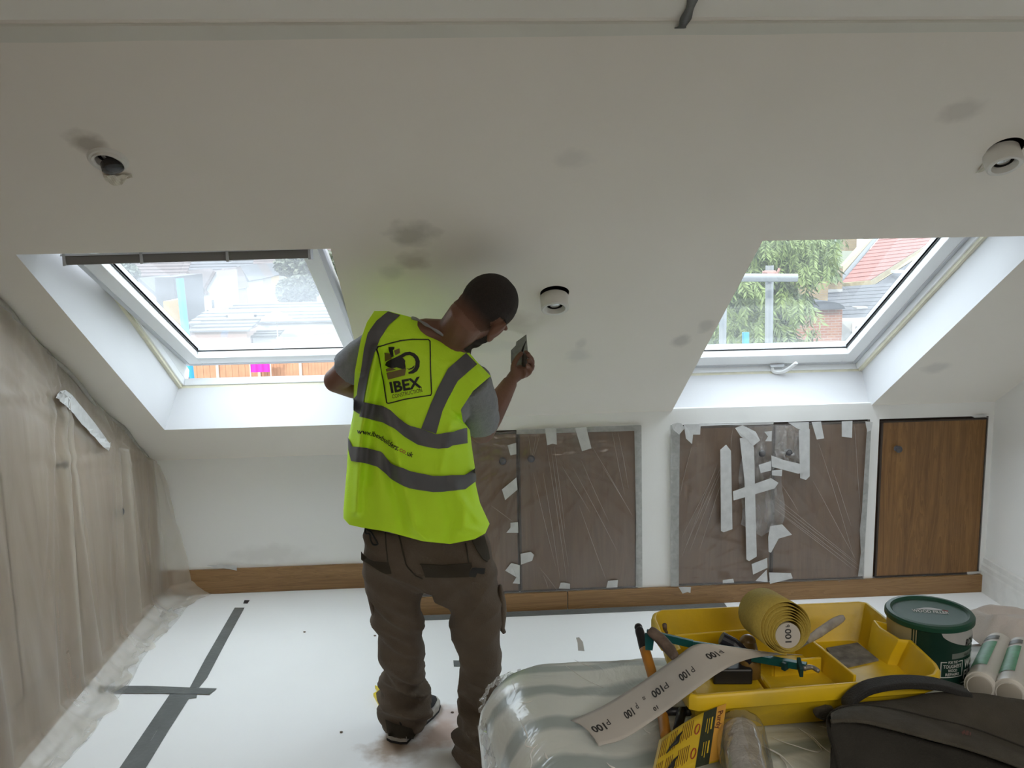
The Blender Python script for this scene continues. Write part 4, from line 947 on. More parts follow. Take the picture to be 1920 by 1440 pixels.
# ================================================================== WRAPPED BALE AND WHAT LIES ON IT
BZ = .88
def bale_mat():
    m = bpy.data.materials.new('wrapped_bale'); m.use_nodes = True; nt = m.node_tree; b = nt.nodes['Principled BSDF']
    tc = node(nt, 'ShaderNodeTexCoord'); mp = node(nt, 'ShaderNodeMapping'); mp.inputs['Scale'].default_value = (1.1, 1, .4); nt.links.new(tc.outputs['Object'], mp.inputs[0])
    wv = node(nt, 'ShaderNodeTexWave', wave_type='BANDS', bands_direction='Y'); wv.inputs['Scale'].default_value = 3.2; wv.inputs['Distortion'].default_value = 5.0
    wv.inputs['Detail'].default_value = 2; wv.inputs['Detail Scale'].default_value = 1.2; nt.links.new(mp.outputs[0], wv.inputs[0])
    r = node(nt, 'ShaderNodeValToRGB'); e = r.color_ramp.elements; e[0].position = .12; e[1].position = .45
    e[0].color = (.36,.42,.42,1); e[1].color = (.68,.72,.69,1); nt.links.new(wv.outputs[0], r.inputs[0])
    nt.links.new(r.outputs[0], b.inputs['Base Color']); b.inputs['Roughness'].default_value = .42; b.inputs['Coat Weight'].default_value = .7; b.inputs['Coat Roughness'].default_value = .12
    n1 = node(nt, 'ShaderNodeTexNoise'); n1.inputs['Scale'].default_value = 7; n1.inputs['Detail'].default_value = 4; n1.inputs['Distortion'].default_value = 1.8; nt.links.new(tc.outputs['Object'], n1.inputs[0])
    bn = node(nt, 'ShaderNodeBump'); bn.inputs['Strength'].default_value = .35; bn.inputs['Distance'].default_value = .02; nt.links.new(n1.outputs[0], bn.inputs['Height'])
    nt.links.new(bn.outputs[0], b.inputs['Coat Normal']); nt.links.new(bn.outputs[0], b.inputs['Normal'])
    return m
M_bale = bale_mat()
bx0, bx1, by0, by1 = .012, 1.75, .35, 1.560
def outline(ins, z, n=120):
    R = max(.012, .115-ins*.6); x0, x1, y0, y1 = bx0+ins, bx1-ins, by0+ins, by1-ins
    cs = [((x0+R, y1-R), math.pi, math.pi/2), ((x1-R, y1-R), math.pi/2, 0), ((x1-R, y0+R), 0, -math.pi/2), ((x0+R, y0+R), -math.pi/2, -math.pi)]
    pts = []
    for (cx, cy), a0, a1 in cs:
        for k in range(13): a = a0+(a1-a0)*k/12; pts.append((cx+R*math.cos(a), cy+R*math.sin(a)))
    pts.append(pts[0]); L_ = [V((x, y, 0)) for x, y in pts]; out = []
    for k in range(n):
        p = poly_at(L_, k/n); sl_ = max(0, 1.50-p.y)*.155 if p.x < .6 else 0     # the left side runs in a little towards the near end
        w_ = .006*noise.noise(V((p.x*14, p.y*14, z*9)))+.004*noise.noise(V((p.x*45, p.y*45, z*30)))
        d = V((p.x-.85, p.y-.95, 0)).normalized()
        out.append(V((p.x+sl_*max(0, 1-(p.x-bx0)/.5), p.y, z+.004*noise.noise(V((p.x*8, p.y*8, 4)))))+d*w_)
    return out
bale = thing('wrapped_bale', 'large bale in clear and grey-green plastic wrapping, with the tools on it', 'wrapped package', (.85, .95, .50))
rest = [(.32,1.0,1.22,1.51),(.50,1.3,1.0,1.26)]
def topw(p):
    flat = 0
    for a, b, c, d in rest:
        dx = max(a-p.x, p.x-b, 0); dy = max(c-p.y, p.y-d, 0); flat = max(flat, 1-min(1, math.hypot(dx, dy)/.05))
    w_ = (.0060*noise.noise(V((p.x*6, p.y*6, 1)))+.0035*abs(noise.noise(V((p.x*17, p.y*13, 8))))+.0012*abs(noise.noise(V((p.x*44, p.y*40, 3)))))*(1-flat)
    return w_
rings = [outline(i_, z_, 420) for i_, z_ in ((.03,.50),(.012,.60),(.004,.70),(.0,.775),(.006,.805),(.018,.83),(.036,.852),(.058,.867),(.085,.8745),(.105,.877))]
k = .118
while k < .603:
    rings.append([V((p.x, p.y, .878+topw(p)*min(1, (k-.10)/.05))) for p in outline(k, .878, 420)]); k += .0125
g = G(); g.loft(rings, cap=False); g.f.append(tuple(range(len(g.v)-420, len(g.v))))
g.build('wrapping', M_bale, bale, smooth=True, fix=False)
# loose ruffle of film at the left corner, and creases whitened to stand for highlights
def ruf(u, v):
    P_ = catmull([V((.135,1.562,.83)), V((.07,1.552,.83)), V((.035,1.515,.825)), V((.026,1.44,.81)), V((.035,1.33,.80)), V((.052,1.2,.79)), V((.075,1.05,.78))], 10)
    p = P_[min(len(P_)-1, int(u*(len(P_)-1)))]; d = V((p.x-.5, (p.y-1.1)*.7, 0)).normalized()
    return p + d*(-.006+v*(.012+.010*noise.noise(V((u*30,0,1)))+.004*math.sin(u*90))) + V((0,0,-.02*v+.008*noise.noise(V((u*40, v*3, 5)))))
G().grid(ruf, 180, 6).build('loose_film_edge', film('clear_wrap', .35, (.72,.72,.70), .08, .35, .5, (30,30,30), .3), bale, smooth=True, fix=False)
M_wrap = MATS['clear_wrap']
def crumple(u, v):
    x = .050+.035*u; y = 1.05+.30*v
    return V((x+.02*(1-v), y, .858+u*.016+.007*noise.noise(V((x*24, y*14, 1)))+.005*noise.noise(V((x*50, y*40, 2)))+.008*math.sin(math.pi*u)))
M_glint = mat('film_glint_white', (.80,.80,.78), .25)  # white colour stands in for highlights on the wrap's creases
ZR6 = lambda L: [(1160+x/3, 1080+y/3) for x, y in L]; ZR1 = lambda L: [(880+x/4.571, 1180+y/4.571) for x, y in L]
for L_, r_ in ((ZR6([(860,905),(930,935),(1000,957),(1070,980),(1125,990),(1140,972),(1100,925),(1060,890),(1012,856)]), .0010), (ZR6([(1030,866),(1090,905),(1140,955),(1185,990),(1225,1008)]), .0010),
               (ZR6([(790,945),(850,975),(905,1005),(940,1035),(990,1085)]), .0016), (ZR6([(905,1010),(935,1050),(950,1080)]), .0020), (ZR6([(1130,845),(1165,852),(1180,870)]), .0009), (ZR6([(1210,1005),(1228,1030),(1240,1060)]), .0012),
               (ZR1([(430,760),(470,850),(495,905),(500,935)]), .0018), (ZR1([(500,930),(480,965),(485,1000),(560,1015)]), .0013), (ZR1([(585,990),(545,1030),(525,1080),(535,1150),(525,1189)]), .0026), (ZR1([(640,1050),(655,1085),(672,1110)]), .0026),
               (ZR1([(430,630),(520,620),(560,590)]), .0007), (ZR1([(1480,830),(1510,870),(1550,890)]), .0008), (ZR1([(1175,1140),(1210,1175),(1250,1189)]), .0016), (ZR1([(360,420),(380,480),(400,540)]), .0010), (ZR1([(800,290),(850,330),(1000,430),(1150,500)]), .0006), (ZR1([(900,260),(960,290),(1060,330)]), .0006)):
    P_ = catmull([atZ(x, y, .8835) for x, y in L_], 5); G().tube(P_, [r_*(.25+.75*math.sin(math.pi*(i+.3)/(len(P_)+.6))) for i in range(len(P_))], 6, flat=.5).build('film_crease_and_glint', M_glint, bale, smooth=True)
# the bench that carries it
bench = thing('workbench', 'low timber workbench under the wrapped bale', 'workbench', (.85, .95, 0))
M_ply = wood('bench_timber', (.30,.20,.11), (.45,.33,.2), 'x', .7)
G().box((.10,.42,.465), (1.70,1.50,.494)).build('bench_top', M_ply, bench, bevel=.002)
for x in (.14, 1.62):
    for y in (.46, 1.42): G().box((x,y,0), (x+.045,y+.045,.47)).build('leg', M_ply, bench, bevel=.002)
# ---------------- tool tray
M_tray = mat('tray_yellow', (.74,.50,.008), .42, var=.35, scale=9, col2=(.50,.36,.03), contrast=(.25,.62), bump=.08, bscale=50)
tray = thing('tool_tray', 'yellow plastic tool tray full of decorating tools on the bale', 'tray', (.52, 1.36, BZ))
rp = [(1221,1158),(1224,1149),(1240,1142),(1420,1134),(1608,1126),(1628,1129),(1641,1139),(1671,1163),(1669,1172),(1644,1165),(1655,1176),(1690,1197),(1711,1199),(1735,1221),(1758,1243),(1764,1255),(1758,1266),(1738,1272),(1520,1289),(1310,1306),(1292,1302),(1280,1286),(1262,1250),(1250,1222),(1268,1215),(1260,1200),(1240,1195),(1231,1182)]
RT = .957
rim = [atZ(a, b, RT) for a, b in rp]; TC = V((.52, 1.37, 0))
def ins(pts, d, z):
    out = []
    for i, p in enumerate(pts):
        a, b = pts[i-1], pts[(i+1) % len(pts)]; t = (b-a).normalized(); n_ = V((t.y, -t.x, 0)); out.append(V((p.x, p.y, 0))+n_*d+V((0,0,z)))
    return out
rim = rim; test = ins(rim, .01, RT)
sgn = 1 if (test[3]-TC).length < (rim[3]-TC).length else -1
# squarer, simpler body below the lip
bodyo = [V((p.x, p.y, 0)) for p in rim]
def scl(pts, kx, ky, z): return [V((TC.x+(p.x-TC.x)*kx, TC.y+(p.y-TC.y)*ky, z)) for p in pts]
g = G()
R_ = [scl(rim,.88,.82,BZ+.006), scl(rim,.895,.84,BZ+.004+.004), scl(rim,.945,.92,RT-.030), scl(rim,.955,.935,RT-.026), ins(rim, 0, RT-.023), ins(rim, 0, RT-.004), ins(rim, sgn*.003, RT), ins(rim, sgn*.007, RT), ins(rim, sgn*.010, RT-.006), scl(rim,.915,.89,RT-.03), scl(rim,.865,.81,BZ+.014)]
g.loft(R_, cap=True); tb = g.build('tray_body', M_tray, tray, bevel=.0012); autosmooth(tb, 50)
def trayp(u, v): 
    A_, B_, C_, D_ = V((.327,1.498,0)), V((.715,1.507,0)), V((.716,1.256,0)), V((.318,1.209,0)); return A_.lerp(B_, u).lerp(D_.lerp(C_, u), v)
def wall(u0, v0, u1, v1, z1, t=.0035, z0=BZ+.010, name='divider'):
    a, b = trayp(u0, v0), trayp(u1, v1); d = (b-a).normalized(); n_ = V((-d.y, d.x, 0))*t
    G().hexa([a-n_+V((0,0,z0)), b-n_+V((0,0,z0)), b+n_+V((0,0,z0)), a+n_+V((0,0,z0))], [a-n_*.7+V((0,0,z1)), b-n_*.7+V((0,0,z1)), b+n_*.7+V((0,0,z1)), a+n_*.7+V((0,0,z1))]).build(name, M_tray, tray, bevel=.0015)
wall(.60,.30,.665,.955,RT-.008); wall(.42,.62,.62,.62,RT-.020); wall(.07,.22,.58,.20,RT-.016); wall(.30,.22,.42,.62,RT-.022)
# foot blocks below the near wall
for (a, b) in (((1302,1318),(1434,1310)), ((1446,1312),(1728,1296))):
    p, q = atZ(a[0], a[1]+20, BZ), atZ(b[0], b[1]+20, BZ)
    G().hexa([p+V((0,0,.002)), q+V((0,0,.002)), q+V((0,.12,.002)), p+V((0,.12,.002))], [p+V((-.002,-.004,.032)), q+V((.002,-.004,.032)), q+V((.002,.12,.032)), p+V((-.002,.12,.032))]).build('foot', M_tray, tray, bevel=.006, segs=3)
# ---------------- abrasive roll with its loose end
M_grit = mat('abrasive_yellow', (.50,.38,.075), .85, var=.15, scale=300, bump=.35, bscale=900)
M_back = mat('paper_backing', (.50,.48,.45), .75, var=.05, scale=10)
M_inkd = mat('ink_dark', (.03,.03,.032), .7)
sr = thing('abrasive_paper_roll', 'roll of yellow abrasive paper with a long unrolled grey end marked P 100', 'abrasive paper', atZ(1473,1228,.95))
e0 = atY(1474, 1177, 1.235); e1 = atY(1432, 1149, 1.335); axr = (e1-e0).normalized(); e1 = e0 + axr*.112
ux = axr.cross(V((0,0,1))).normalized()*-1; ux = V((1,0,0)) - axr*axr.x; ux.normalize(); uz = axr.cross(ux); uz = uz if uz.z > 0 else -uz
NT = 7.2; ns = 260
def spi(t):                                  # t 0 (outside, bottom) .. 1 (inside)
    a = -math.pi/2 - t*NT*2*math.pi; r = .0400 - .0200*min(1, t*1.0)**.75 + .0012*math.sin(a*1.0+1)
    off = V((.0,0,0)) + ux*(.0035*t) - uz*(.0125*t)*1.0
    return ux*(r*math.cos(a)) + uz*(r*math.sin(a)) + off
g = G(); th = .0005
P_ = [spi(i/ns) for i in range(ns+1)]
g.loft([[e0+p*(1) + axr*(.003*math.sin(i*.05)) for i, p in enumerate(P_)], [e1+p for p in P_]], closed=False)
rollm = g.build('roll', M_grit, sr, smooth=True, solid=.0007, fix=False)
cc = e0+spi(1)*0 + ux*.0035 - uz*.0125
g = G(); g.lathe([(.0,.004),(.0185,.004),(.0185,.03)], cc, axr, 36, cap=False); g.build('core_face', M_back, sr)
g = G(); text_on(g, '100', lambda u, v: cc + axr*.0035 + ux*(-.004+.009*v) + uz*(-.010+.020*u) if 1 else None, .02); g.build('printed_mark', M_inkd, sr, fix=False)
g = G(); text_on(g, 'P', lambda u, v: cc + axr*.0035 + ux*(-.003+.006*v) + uz*(.0125+.0035*u), .02); g.build('printed_mark', M_inkd, sr, fix=False)
ST = [((1070,1351),(1121,1399),.889,.886),((1130,1324),(1172,1384),.905,.893),((1200,1281),(1238,1341),.933,.922),((1262,1237),(1303,1293),.972,.964),((1303,1209),(1352,1259),.992,.975),((1345,1209),(1400,1237),.996,.972),((1400,1217),(1452,1229),.985,.964),((1445,1224),(1505,1228),.975,.958)]
up = catmull([atZ(*s[0], s[2]) for s in ST], 8); lo_ = catmull([atZ(*s[1], s[3]) for s in ST], 8); NS = len(up)-1
def sp_(u, v, o=0):
    k = min(NS-1, int(u*NS)); t = u*NS-k; a, b = up[k].lerp(up[k+1], t), lo_[k].lerp(lo_[k+1], t)
    p = a.lerp(b, v); p.z += .004*math.sin(math.pi*v)*(1-u)
    if o: p = p + (O-p).normalized()*o
    return p
g = G(); g.grid(lambda u, v: sp_(u, v) + (V((-.004*noise.noise(V((v*8,0,1)))+.006*math.sin(v*3),0,0)) if u == 0 else V((0,0,0))), 80, 10)
st = g.build('loose_end', M_back, sr, smooth=True, solid=.0006, label='unrolled grey paper end')
def pix(p):
    d = p-O; k = d.dot(FW); return 960+F*d.dot(CR)/k, 720-F*d.dot(CU)/k
def find_uv(x, y):
    best = None
    for i in range(121):
        for j in range(17):
            q = pix(sp_(i/120, j/16)); e = (q[0]-x)**2+(q[1]-y)**2
            if best is None or e < best[0]: best = (e, i/120, j/16)
    return best[1], best[2]
# the print reads from the roll towards the torn end, upside down as seen
def strip_mark(s, x, y, wpx, hv, bold=.03):
    u0, v0 = find_uv(x, y); u1 = find_uv(x-wpx*.8, y+wpx*.55)[0]; du = u0-u1; g = G()
    text_on(g, s, lambda u, v: sp_(u0+du/2-u*du, v0-hv/2+v*hv, .0012), bold); g.build('printed_mark', M_inkd, st, fix=False)
for (x, y), (x2, y2) in (((1123,1366),(1138,1356)), ((1180,1335),(1193,1325)), ((1232,1299),(1245,1289)), ((1281,1265),(1296,1254)), ((1336,1229),(1350,1222))):
    strip_mark('100', x, y, 23, .19); strip_mark('P', x2+2, y2-1, 8, .17, .0)
for x, y in ((1208,1307),(1229,1327)): strip_mark('10', x, y, 9, .09)
# ---------------- tools around the tray
M_blk = mat('rubber_black', (.012,.013,.016), .45); M_org = mat('handle_orange', (.48,.20,.02), .45, var=.1, scale=30)
sw = thing('hand_saw', 'orange and black handle of a tool lying under the unrolled paper', 'saw', atZ(1240,1370,BZ))
pts = catmull([atZ(1197,1176,.975), atZ(1206,1208,.955), atZ(1222,1262,.925), atZ(1240,1330,.901), atZ(1250,1388,.895)], 6)
g = G(); g.tube(pts[:8], [.0065,.0085,.009,.009,.009,.0095,.010,.010], 14, flat=.8); g.ball(pts[0], .0066); g.build('grip_end', M_blk, sw, smooth=True)
G().tube(pts[7:], [.0105]*(len(pts)-7), 14, flat=.75).build('grip', M_org, sw, smooth=True)
g = G(); a, b, c = atZ(1240,1334,.905), atZ(1290,1333,.905), atZ(1266,1385,.898); g.tube([a, b], [.006,.0065], 10); g.ball(b, .0075); g.tube([atZ(1278,1336,.905), c], [.010,.0085], 10, flat=.7); g.build('crosspiece', M_blk, sw, smooth=True)
M_teal = mat('teal_metal', (.005,.095,.10), .4, metal=.2); M_stl = mat('steel_worn', (.25,.25,.24), .4, metal=.6)
hs_ = thing('small_hacksaw', 'teal metal frame of a small hacksaw lying across the tray', 'saw', atZ(1420,1235,.97))
def bar(g, a, b, w_, h_):
    d = (b-a).normalized(); n_ = d.cross(V((0,0,1))).normalized()*w_/2; u_ = V((0,0,h_/2))
    g.hexa([a-n_-u_, b-n_-u_, b+n_-u_, a+n_-u_], [a-n_+u_, b-n_+u_, b+n_+u_, a+n_+u_])
g = G(); bar(g, atZ(1213,1187,.985), atZ(1300,1208,.975), .006, .012); bar(g, atZ(1296,1207,.975), atZ(1420,1226,.962), .005, .010); bar(g, atZ(1410,1232,.957), atZ(1512,1250,.960), .010, .011)
g.hexa([atZ(1209,1195,.985), atZ(1226,1195,.985), atZ(1224,1220,.975), atZ(1210,1219,.975)], [atZ(1209,1186,.990), atZ(1227,1188,.990), atZ(1227,1196,.985), atZ(1209,1196,.985)])
g.build('frame', M_teal, hs_, bevel=.001)
g = G(); a, b = atZ(1497,1240,.966), atZ(1503,1262,.956); bar(g, a, b, .006, .014); bar(g, atZ(1468,1246,.958), atZ(1476,1250,.957), .012, .012); g.build('clamp', mat('teal_dark', (.004,.04,.045), .4), hs_, bevel=.001)
g = G(); g.tube(catmull([atZ(1505,1253,.96), atZ(1522,1251,.96), atZ(1536,1259,.957)], 4), [.004]*4+[.0035]*4+[.003], 10); g.build('wing_nut', M_stl, hs_, smooth=True)
M_oldw = mat('old_wood_handle', (.16,.115,.09), .7, var=.45, scale=60, bump=.3)
oh = thing('chisel', 'worn dusty wooden chisel handle leaning on the left end of the tray', 'chisel', atZ(1262,1228,.965))
g = G(); g.tube(catmull([atZ(1218,1181,1.0), atZ(1238,1198,.99), atZ(1256,1218,.98), atZ(1268,1236,.972)], 4), [.0065,.008,.0085,.0085,.009,.009,.009,.009,.009,.0085,.008,.007,.006], 12); g.build('handle', M_oldw, oh, smooth=True)
g = G(); bar(g, atZ(1268,1236,.972), atZ(1290,1262,.955), .010, .002); g.build('blade', M_stl, oh)
hm = thing('hammer', 'dark blue-black handled tool lying in the tray beneath the paper', 'hammer', atZ(1370,1240,.93))
g = G(); g.tube([atZ(1352,1196,.975), atZ(1375,1208,.965), atZ(1412,1240,.945)], [.0105,.0105,.009], 14); g.build('handle', mat('handle_navy', (.02,.022,.035), .4), hm, bevel=.0015)
g = G(); bar(g, atZ(1335,1262,.925), atZ(1408,1262,.925), .028, .026); g.build('head', M_blk, hm, bevel=.003)
ck = thing('cork_block', 'brown rounded wooden tool handle standing in the tray behind the hacksaw', 'tool handle', atZ(1408,1262,.92))
g = G(); g.tube([atZ(1408,1270,.915), atZ(1406,1240,.94), atZ(1402,1205,.965)], [.015,.017,.013], 14); g.ball(atZ(1402,1205,.965), .0135); g.build('handle', mat('varnished_brown', (.20,.12,.035), .35, var=.25, scale=30), ck, smooth=True)
sc_ = thing('scraper', 'dusty white handled scraper propped behind the abrasive roll', 'scraper', atZ(1530,1196,.94))
g = G(); g.tube(catmull([atZ(1512,1202,.955), atZ(1535,1187,.965), atZ(1560,1170,.975), atZ(1583,1157,.985)], 5), [.006,.0065,.007,.0075,.008,.0085,.0085,.0085,.0085,.0085,.0085,.0085,.008,.0075,.0065,.004], 12, flat=.65); g.build('handle', mat('handle_dusty_white', (.42,.40,.38), .8, var=.35, scale=70), sc_, smooth=True)
g = G(); bar(g, atZ(1512,1202,.955), atZ(1490,1215,.945), .016, .0015); g.build('blade', M_stl, sc_)
nl = thing('drill_bit', 'short brown metal bit standing in the far left corner of the tray', 'drill bit', atZ(1253,1188,.93))
g = G(); g.tube([atZ(1247,1180,.955), atZ(1246,1171,.965)], [.0035,.004], 8); g.tube([atZ(1250,1186,.945), atZ(1247,1180,.955)], [.0025,.003], 8); g.build('shank', M_oldw, nl, smooth=True)
sb = thing('sanding_block', 'dusty blue-grey sanding block lying in the right half of the tray', 'sanding block', atZ(1605,1240,.90))
tq = [atZ(a, b, .915) for a, b in ((1549,1214),(1608,1204),(1648,1236),(1577,1252))]
g = G(); g.hexa([p-V((0,0,.018)) for p in tq], [p-V((0,0,.004)) for p in tq]); g.build('block', mat('block_navy', (.03,.03,.075), .6, var=.5, scale=50), sb, bevel=.002)
g = G(); g.hexa([p-V((0,0,.0039)) for p in tq], tq); g.build('abrasive_face', mat('block_dust', (.22,.21,.19), .95, var=.5, scale=60, bump=.4), sb, bevel=.001)
# ---------------- filler tin
tc0 = atZ(1770, 1291, BZ); tcx, tcy = tc0.x+.004, tc0.y+.064; TR = .0655
top = atY(1771, 1143, tcy).z; TH = top-BZ
tin = thing('filler_tin', 'dark green tin of wood filler with a green lid beside the tray', 'tin', (tcx, tcy, BZ))
M_tin = mat('tin_green', (.004,.032,.022), .35, spec=.5); M_lid = mat('lid_green', (.004,.062,.036), .45, var=.1, scale=20); M_lab = mat('label_silver', (.42,.43,.44), .4); M_labw = mat('label_white', (.62,.64,.63), .5); M_gold = mat('tin_gold', (.40,.36,.22), .4, metal=.3)
TX = V((tcx, tcy, BZ))
g = G(); g.lathe([(TR-.003,0),(TR,.002),(TR,.005),(TR-.001,.007),(TR-.001,TH-.012),(TR-.003,TH-.010)], TX, n=64); autosmooth(g.build('tin_body', M_tin, tin), 40)
g = G(); g.lathe([(TR+.001,TH-.0115),(TR+.0035,TH-.010),(TR+.0035,TH-.003),(TR+.001,TH),(TR-.005,TH+.0005),(TR-.0085,TH-.003),(TR-.012,TH-.0035),(0.0005,TH-.0035)], TX, n=64); lid = autosmooth(g.build('lid', M_lid, tin), 30)
ct_ = O-TX; a0 = math.atan2(-(tcy), -(tcx))  # direction towards the camera
def cyl_p(u, z, o=.0006):                    # u: metres round the tin to the right as seen; z height above base
    a = a0 + (u+.025)/TR; return TX + V(((TR-.001+o)*math.cos(a), (TR-.001+o)*math.sin(a), z))
def cpatch(name, m, f, nu=24, nv=4, o=.0006, **k):
    g = G(); g.grid(lambda u, v: cyl_p(*f(u, v), o), nu, nv); return g.build(name, m, tin, smooth=True, fix=False, **k)
# silver swoosh, band, gold side panel, boxes and words
T0 = TH-.0105                                # lower edge of the lid
cpatch('label_swoosh', M_lab, lambda u, v: (lerp(-.006,.088,u), T0 - v*min(.031, .0375*math.sqrt(u))))
cpatch('label_band', mat('label_band_grey', (.16,.19,.18), .4), lambda u, v: (lerp(.014,.088,u), T0-lerp(.0365,.0455,v)))
cpatch('gold_panel', M_gold, lambda u, v: (lerp(-.125,-.050,u), lerp(T0,.008,v)))
for q in (-.0475, -.0435): cpatch('gold_line', M_gold, lambda u, v: (lerp(q,q+.0018,u), lerp(T0,.008,v)), 2)
cpatch('label_panel', M_lab, lambda u, v: (lerp(.034,.085,u), T0-lerp(.088,.112,v)))
def tin_text(s, u0, u1, z0, z1, m, bold=0, shear=0):
    g = G(); text_on(g, s, lambda u, v: cyl_p(lerp(u0,u1,u), T0-lerp(z0,z1,v), .0014), bold, shear); g.build('printed_word', m, tin, fix=False)
tin_text('RONSEAL', .040,.086, .028,.016, M_print, .03, .25)
tin_text('High Performance', .038,.088, .0440,.0385, M_print, 0)
tin_text('WOOD', .040,.084, .0640,.0500, M_labw, .03, .12)
tin_text('FILLER', .038,.086, .0825,.0680, M_labw, .03, .12)
for s, u0, u1, z0 in (('FOR THE',.008,.024,.0525), ('TOUGHEST',.000,.032,.0600), ('WOOD',.008,.024,.0665), ('REPAIRS',.004,.028,.0730)): tin_text(s, u0, u1, z0, z0-(.0055 if s == 'TOUGHEST' else .0045), M_labw, .02)
fz0, fz1, fu0, fu1 = T0-.0765, T0-.0495, -.004, .036
for a_, b_, c_, d_ in ((fu0,fu0+.0014,fz0,fz1),(fu1-.0014,fu1,fz0,fz1),(fu0,fu1,fz0,fz0+.0014),(fu0,.006,fz1-.0014,fz1),(.026,fu1,fz1-.0014,fz1)): cpatch('label_border', M_labw, lambda u, v: (lerp(a_,b_,u), lerp(c_,d_,v)), 8, 1, .0008)
# the printed lid
def lidp(x, y): return TX + V((.50*0+x*.96+y*.28, -x*.28+y*.96, TH-.0030))
g = G(); text_on(g, 'WOOD FILLER', lambda u, v: lidp(lerp(-.026,.030,u), lerp(-.003,.008,v)), .02, .1); g.build('printed_word', M_labw, lid, fix=False)
g = G(); n_ = 20; g.add([lidp(lerp(-.020,.030,i/n_), .0095) for i in range(n_+1)]+[lidp(lerp(-.020,.030,i/n_), .0095+.010*math.sin(math.pi*i/n_)) for i in range(n_+1)], [(i, i+1, n_+2+i, n_+1+i) for i in range(n_)]); g.build('printed_arc', M_lab, lid, fix=False)
g = G(); g.add([lidp(.022,.008), lidp(.031,.007), lidp(.031,.012), lidp(.023,.014)], [(0,1,2,3)]); g.build('printed_arc', mat('print_red', (.35,.03,.03), .5), lid, label='red end of the printed arc')
# ---------------- sealant cartridges
M_cart = mat('cartridge_white', (.62,.61,.58), .4); M_cartg = mat('cartridge_green_label', (.10,.36,.20), .5, var=.25, scale=70, bump=.05); M_cartd = mat('cartridge_grey_mark', (.10,.10,.09), .5)
for k, (n0, f0, lab) in enumerate((((1838,1287),(1874,1208),'white sealant cartridge with green label touching the tin'), ((1893,1300),(1916,1216),'white sealant cartridge with green label at the right edge'))):
    a, b = atZ(*n0, BZ+.024), atZ(*f0, BZ+.024); ax_ = (b-a).normalized(); L_ = (b-a).length
    t = thing('sealant_cartridge', lab, 'cartridge', (a+b)/2-V((0,0,.022)), 'sealant cartridges on the bale')
    g = G(); g.lathe([(.012,-.004),(.019,-.004),(.0215,0),(.0235,.001),(.0235,.016),(.0225,.018),(.0225,L_-.008),(.0215,L_-.003),(.018,L_),(.006,L_+.001)], a, ax_, 36); autosmooth(g.build('tube', M_cart, t), 30)
    sx_ = ax_.cross(V((0,0,1))).normalized(); sz_ = sx_.cross(ax_)
    def cp(u, v, a=a, ax_=ax_, sx_=sx_, sz_=sz_): q = math.radians(lerp(176, 84, u)); return a+ax_*v+(sx_*math.cos(q)+sz_*math.sin(q))*.0230
    sgn_ = 1 if sx_.x > 0 else -1
    g = G(); g.grid(lambda u, v: cp(u if sgn_ > 0 else 1-u, lerp(.035, L_-.045, v)), 14, 4); g.build('label', M_cartg, t, smooth=True, fix=False)
    g = G(); g.grid(lambda u, v: cp(u if sgn_ > 0 else 1-u, lerp(L_-.035, L_-.018, v)), 14, 2); g.build('label', M_cartd, t, smooth=True, fix=False, label='grey mark')
    g = G(); g.lathe([(.0,-.0045),(.017,-.0045),(.019,-.0025),(.0195,.0)], a, ax_, 30, cap=False); g.build('plunger', mat('plunger_grey', (.35,.33,.29), .4), t, smooth=True)
# white cloth
def cloth(u, v):
    x = lerp(.92, 1.25, u); y = lerp(1.36, 1.60, v)
    e = min(1, min(u, 1-u, v, 1-v)*8)
    return V((x+.02*noise.noise(V((u*3,v*3,1))), y+.02*noise.noise(V((u*3,v*3,5))), BZ-.004+e*(.022+.035*abs(noise.noise(V((x*11, y*11, 2))))+.014*noise.noise(V((x*30, y*30, 7))))))
g = G(); g.grid(cloth, 80, 60); tag(g.build('cloth', mat('cloth_white', (.66,.62,.61), .95, bump=.2, bscale=200), smooth=True, fix=False), 'crumpled off-white cloth behind the filler tin', 'cloth')
# ---------------- instruction card
cq = [atZ(1236,1388,.912), atZ(1362,1319,.945), atZ(1347,1428,.893), atZ(1214,1485,.886)]
def card(u, v, o=0):
    p = cq[0].lerp(cq[1], u).lerp(cq[3].lerp(cq[2], u), v); p.z += .006*math.sin(math.pi*u)
    return p + (O-p).normalized()*o
M_cardy = mat('card_yellow', (.60,.42,.02), .45); M_cardo = mat('card_orange', (.58,.30,.04), .45); M_cardk = mat('card_black', (.02,.028,.012), .45)
cdT = thing('product_card', 'yellow and black product card leaning on the near side of the tray', 'card', cq[3])
cb_ = G(); cb_.grid(lambda u, v: card(u, v), 12, 8); cbo = cb_.build('card', M_cardy, cdT, smooth=True, solid=.0008)
G().grid(lambda u, v: card(lerp(.86,1,u), lerp(0,.97,v), .0010), 3, 8).build('side_band', M_cardo, cbo, fix=False, label='orange side band')
G().grid(lambda u, v: card(lerp(.66,.86,u), lerp(.0,1,v), .0010), 3, 8).build('side_band', M_cardk, cbo, fix=False, label='black side band')
g = G(); text_on(g, 'Purdy', lambda u, v: card(lerp(.965,.89,1-v), lerp(.10,.42,u), .0018), .02); g.build('printed_word', mat('ink_brown', (.12,.03,.01), .5), cbo, fix=False)
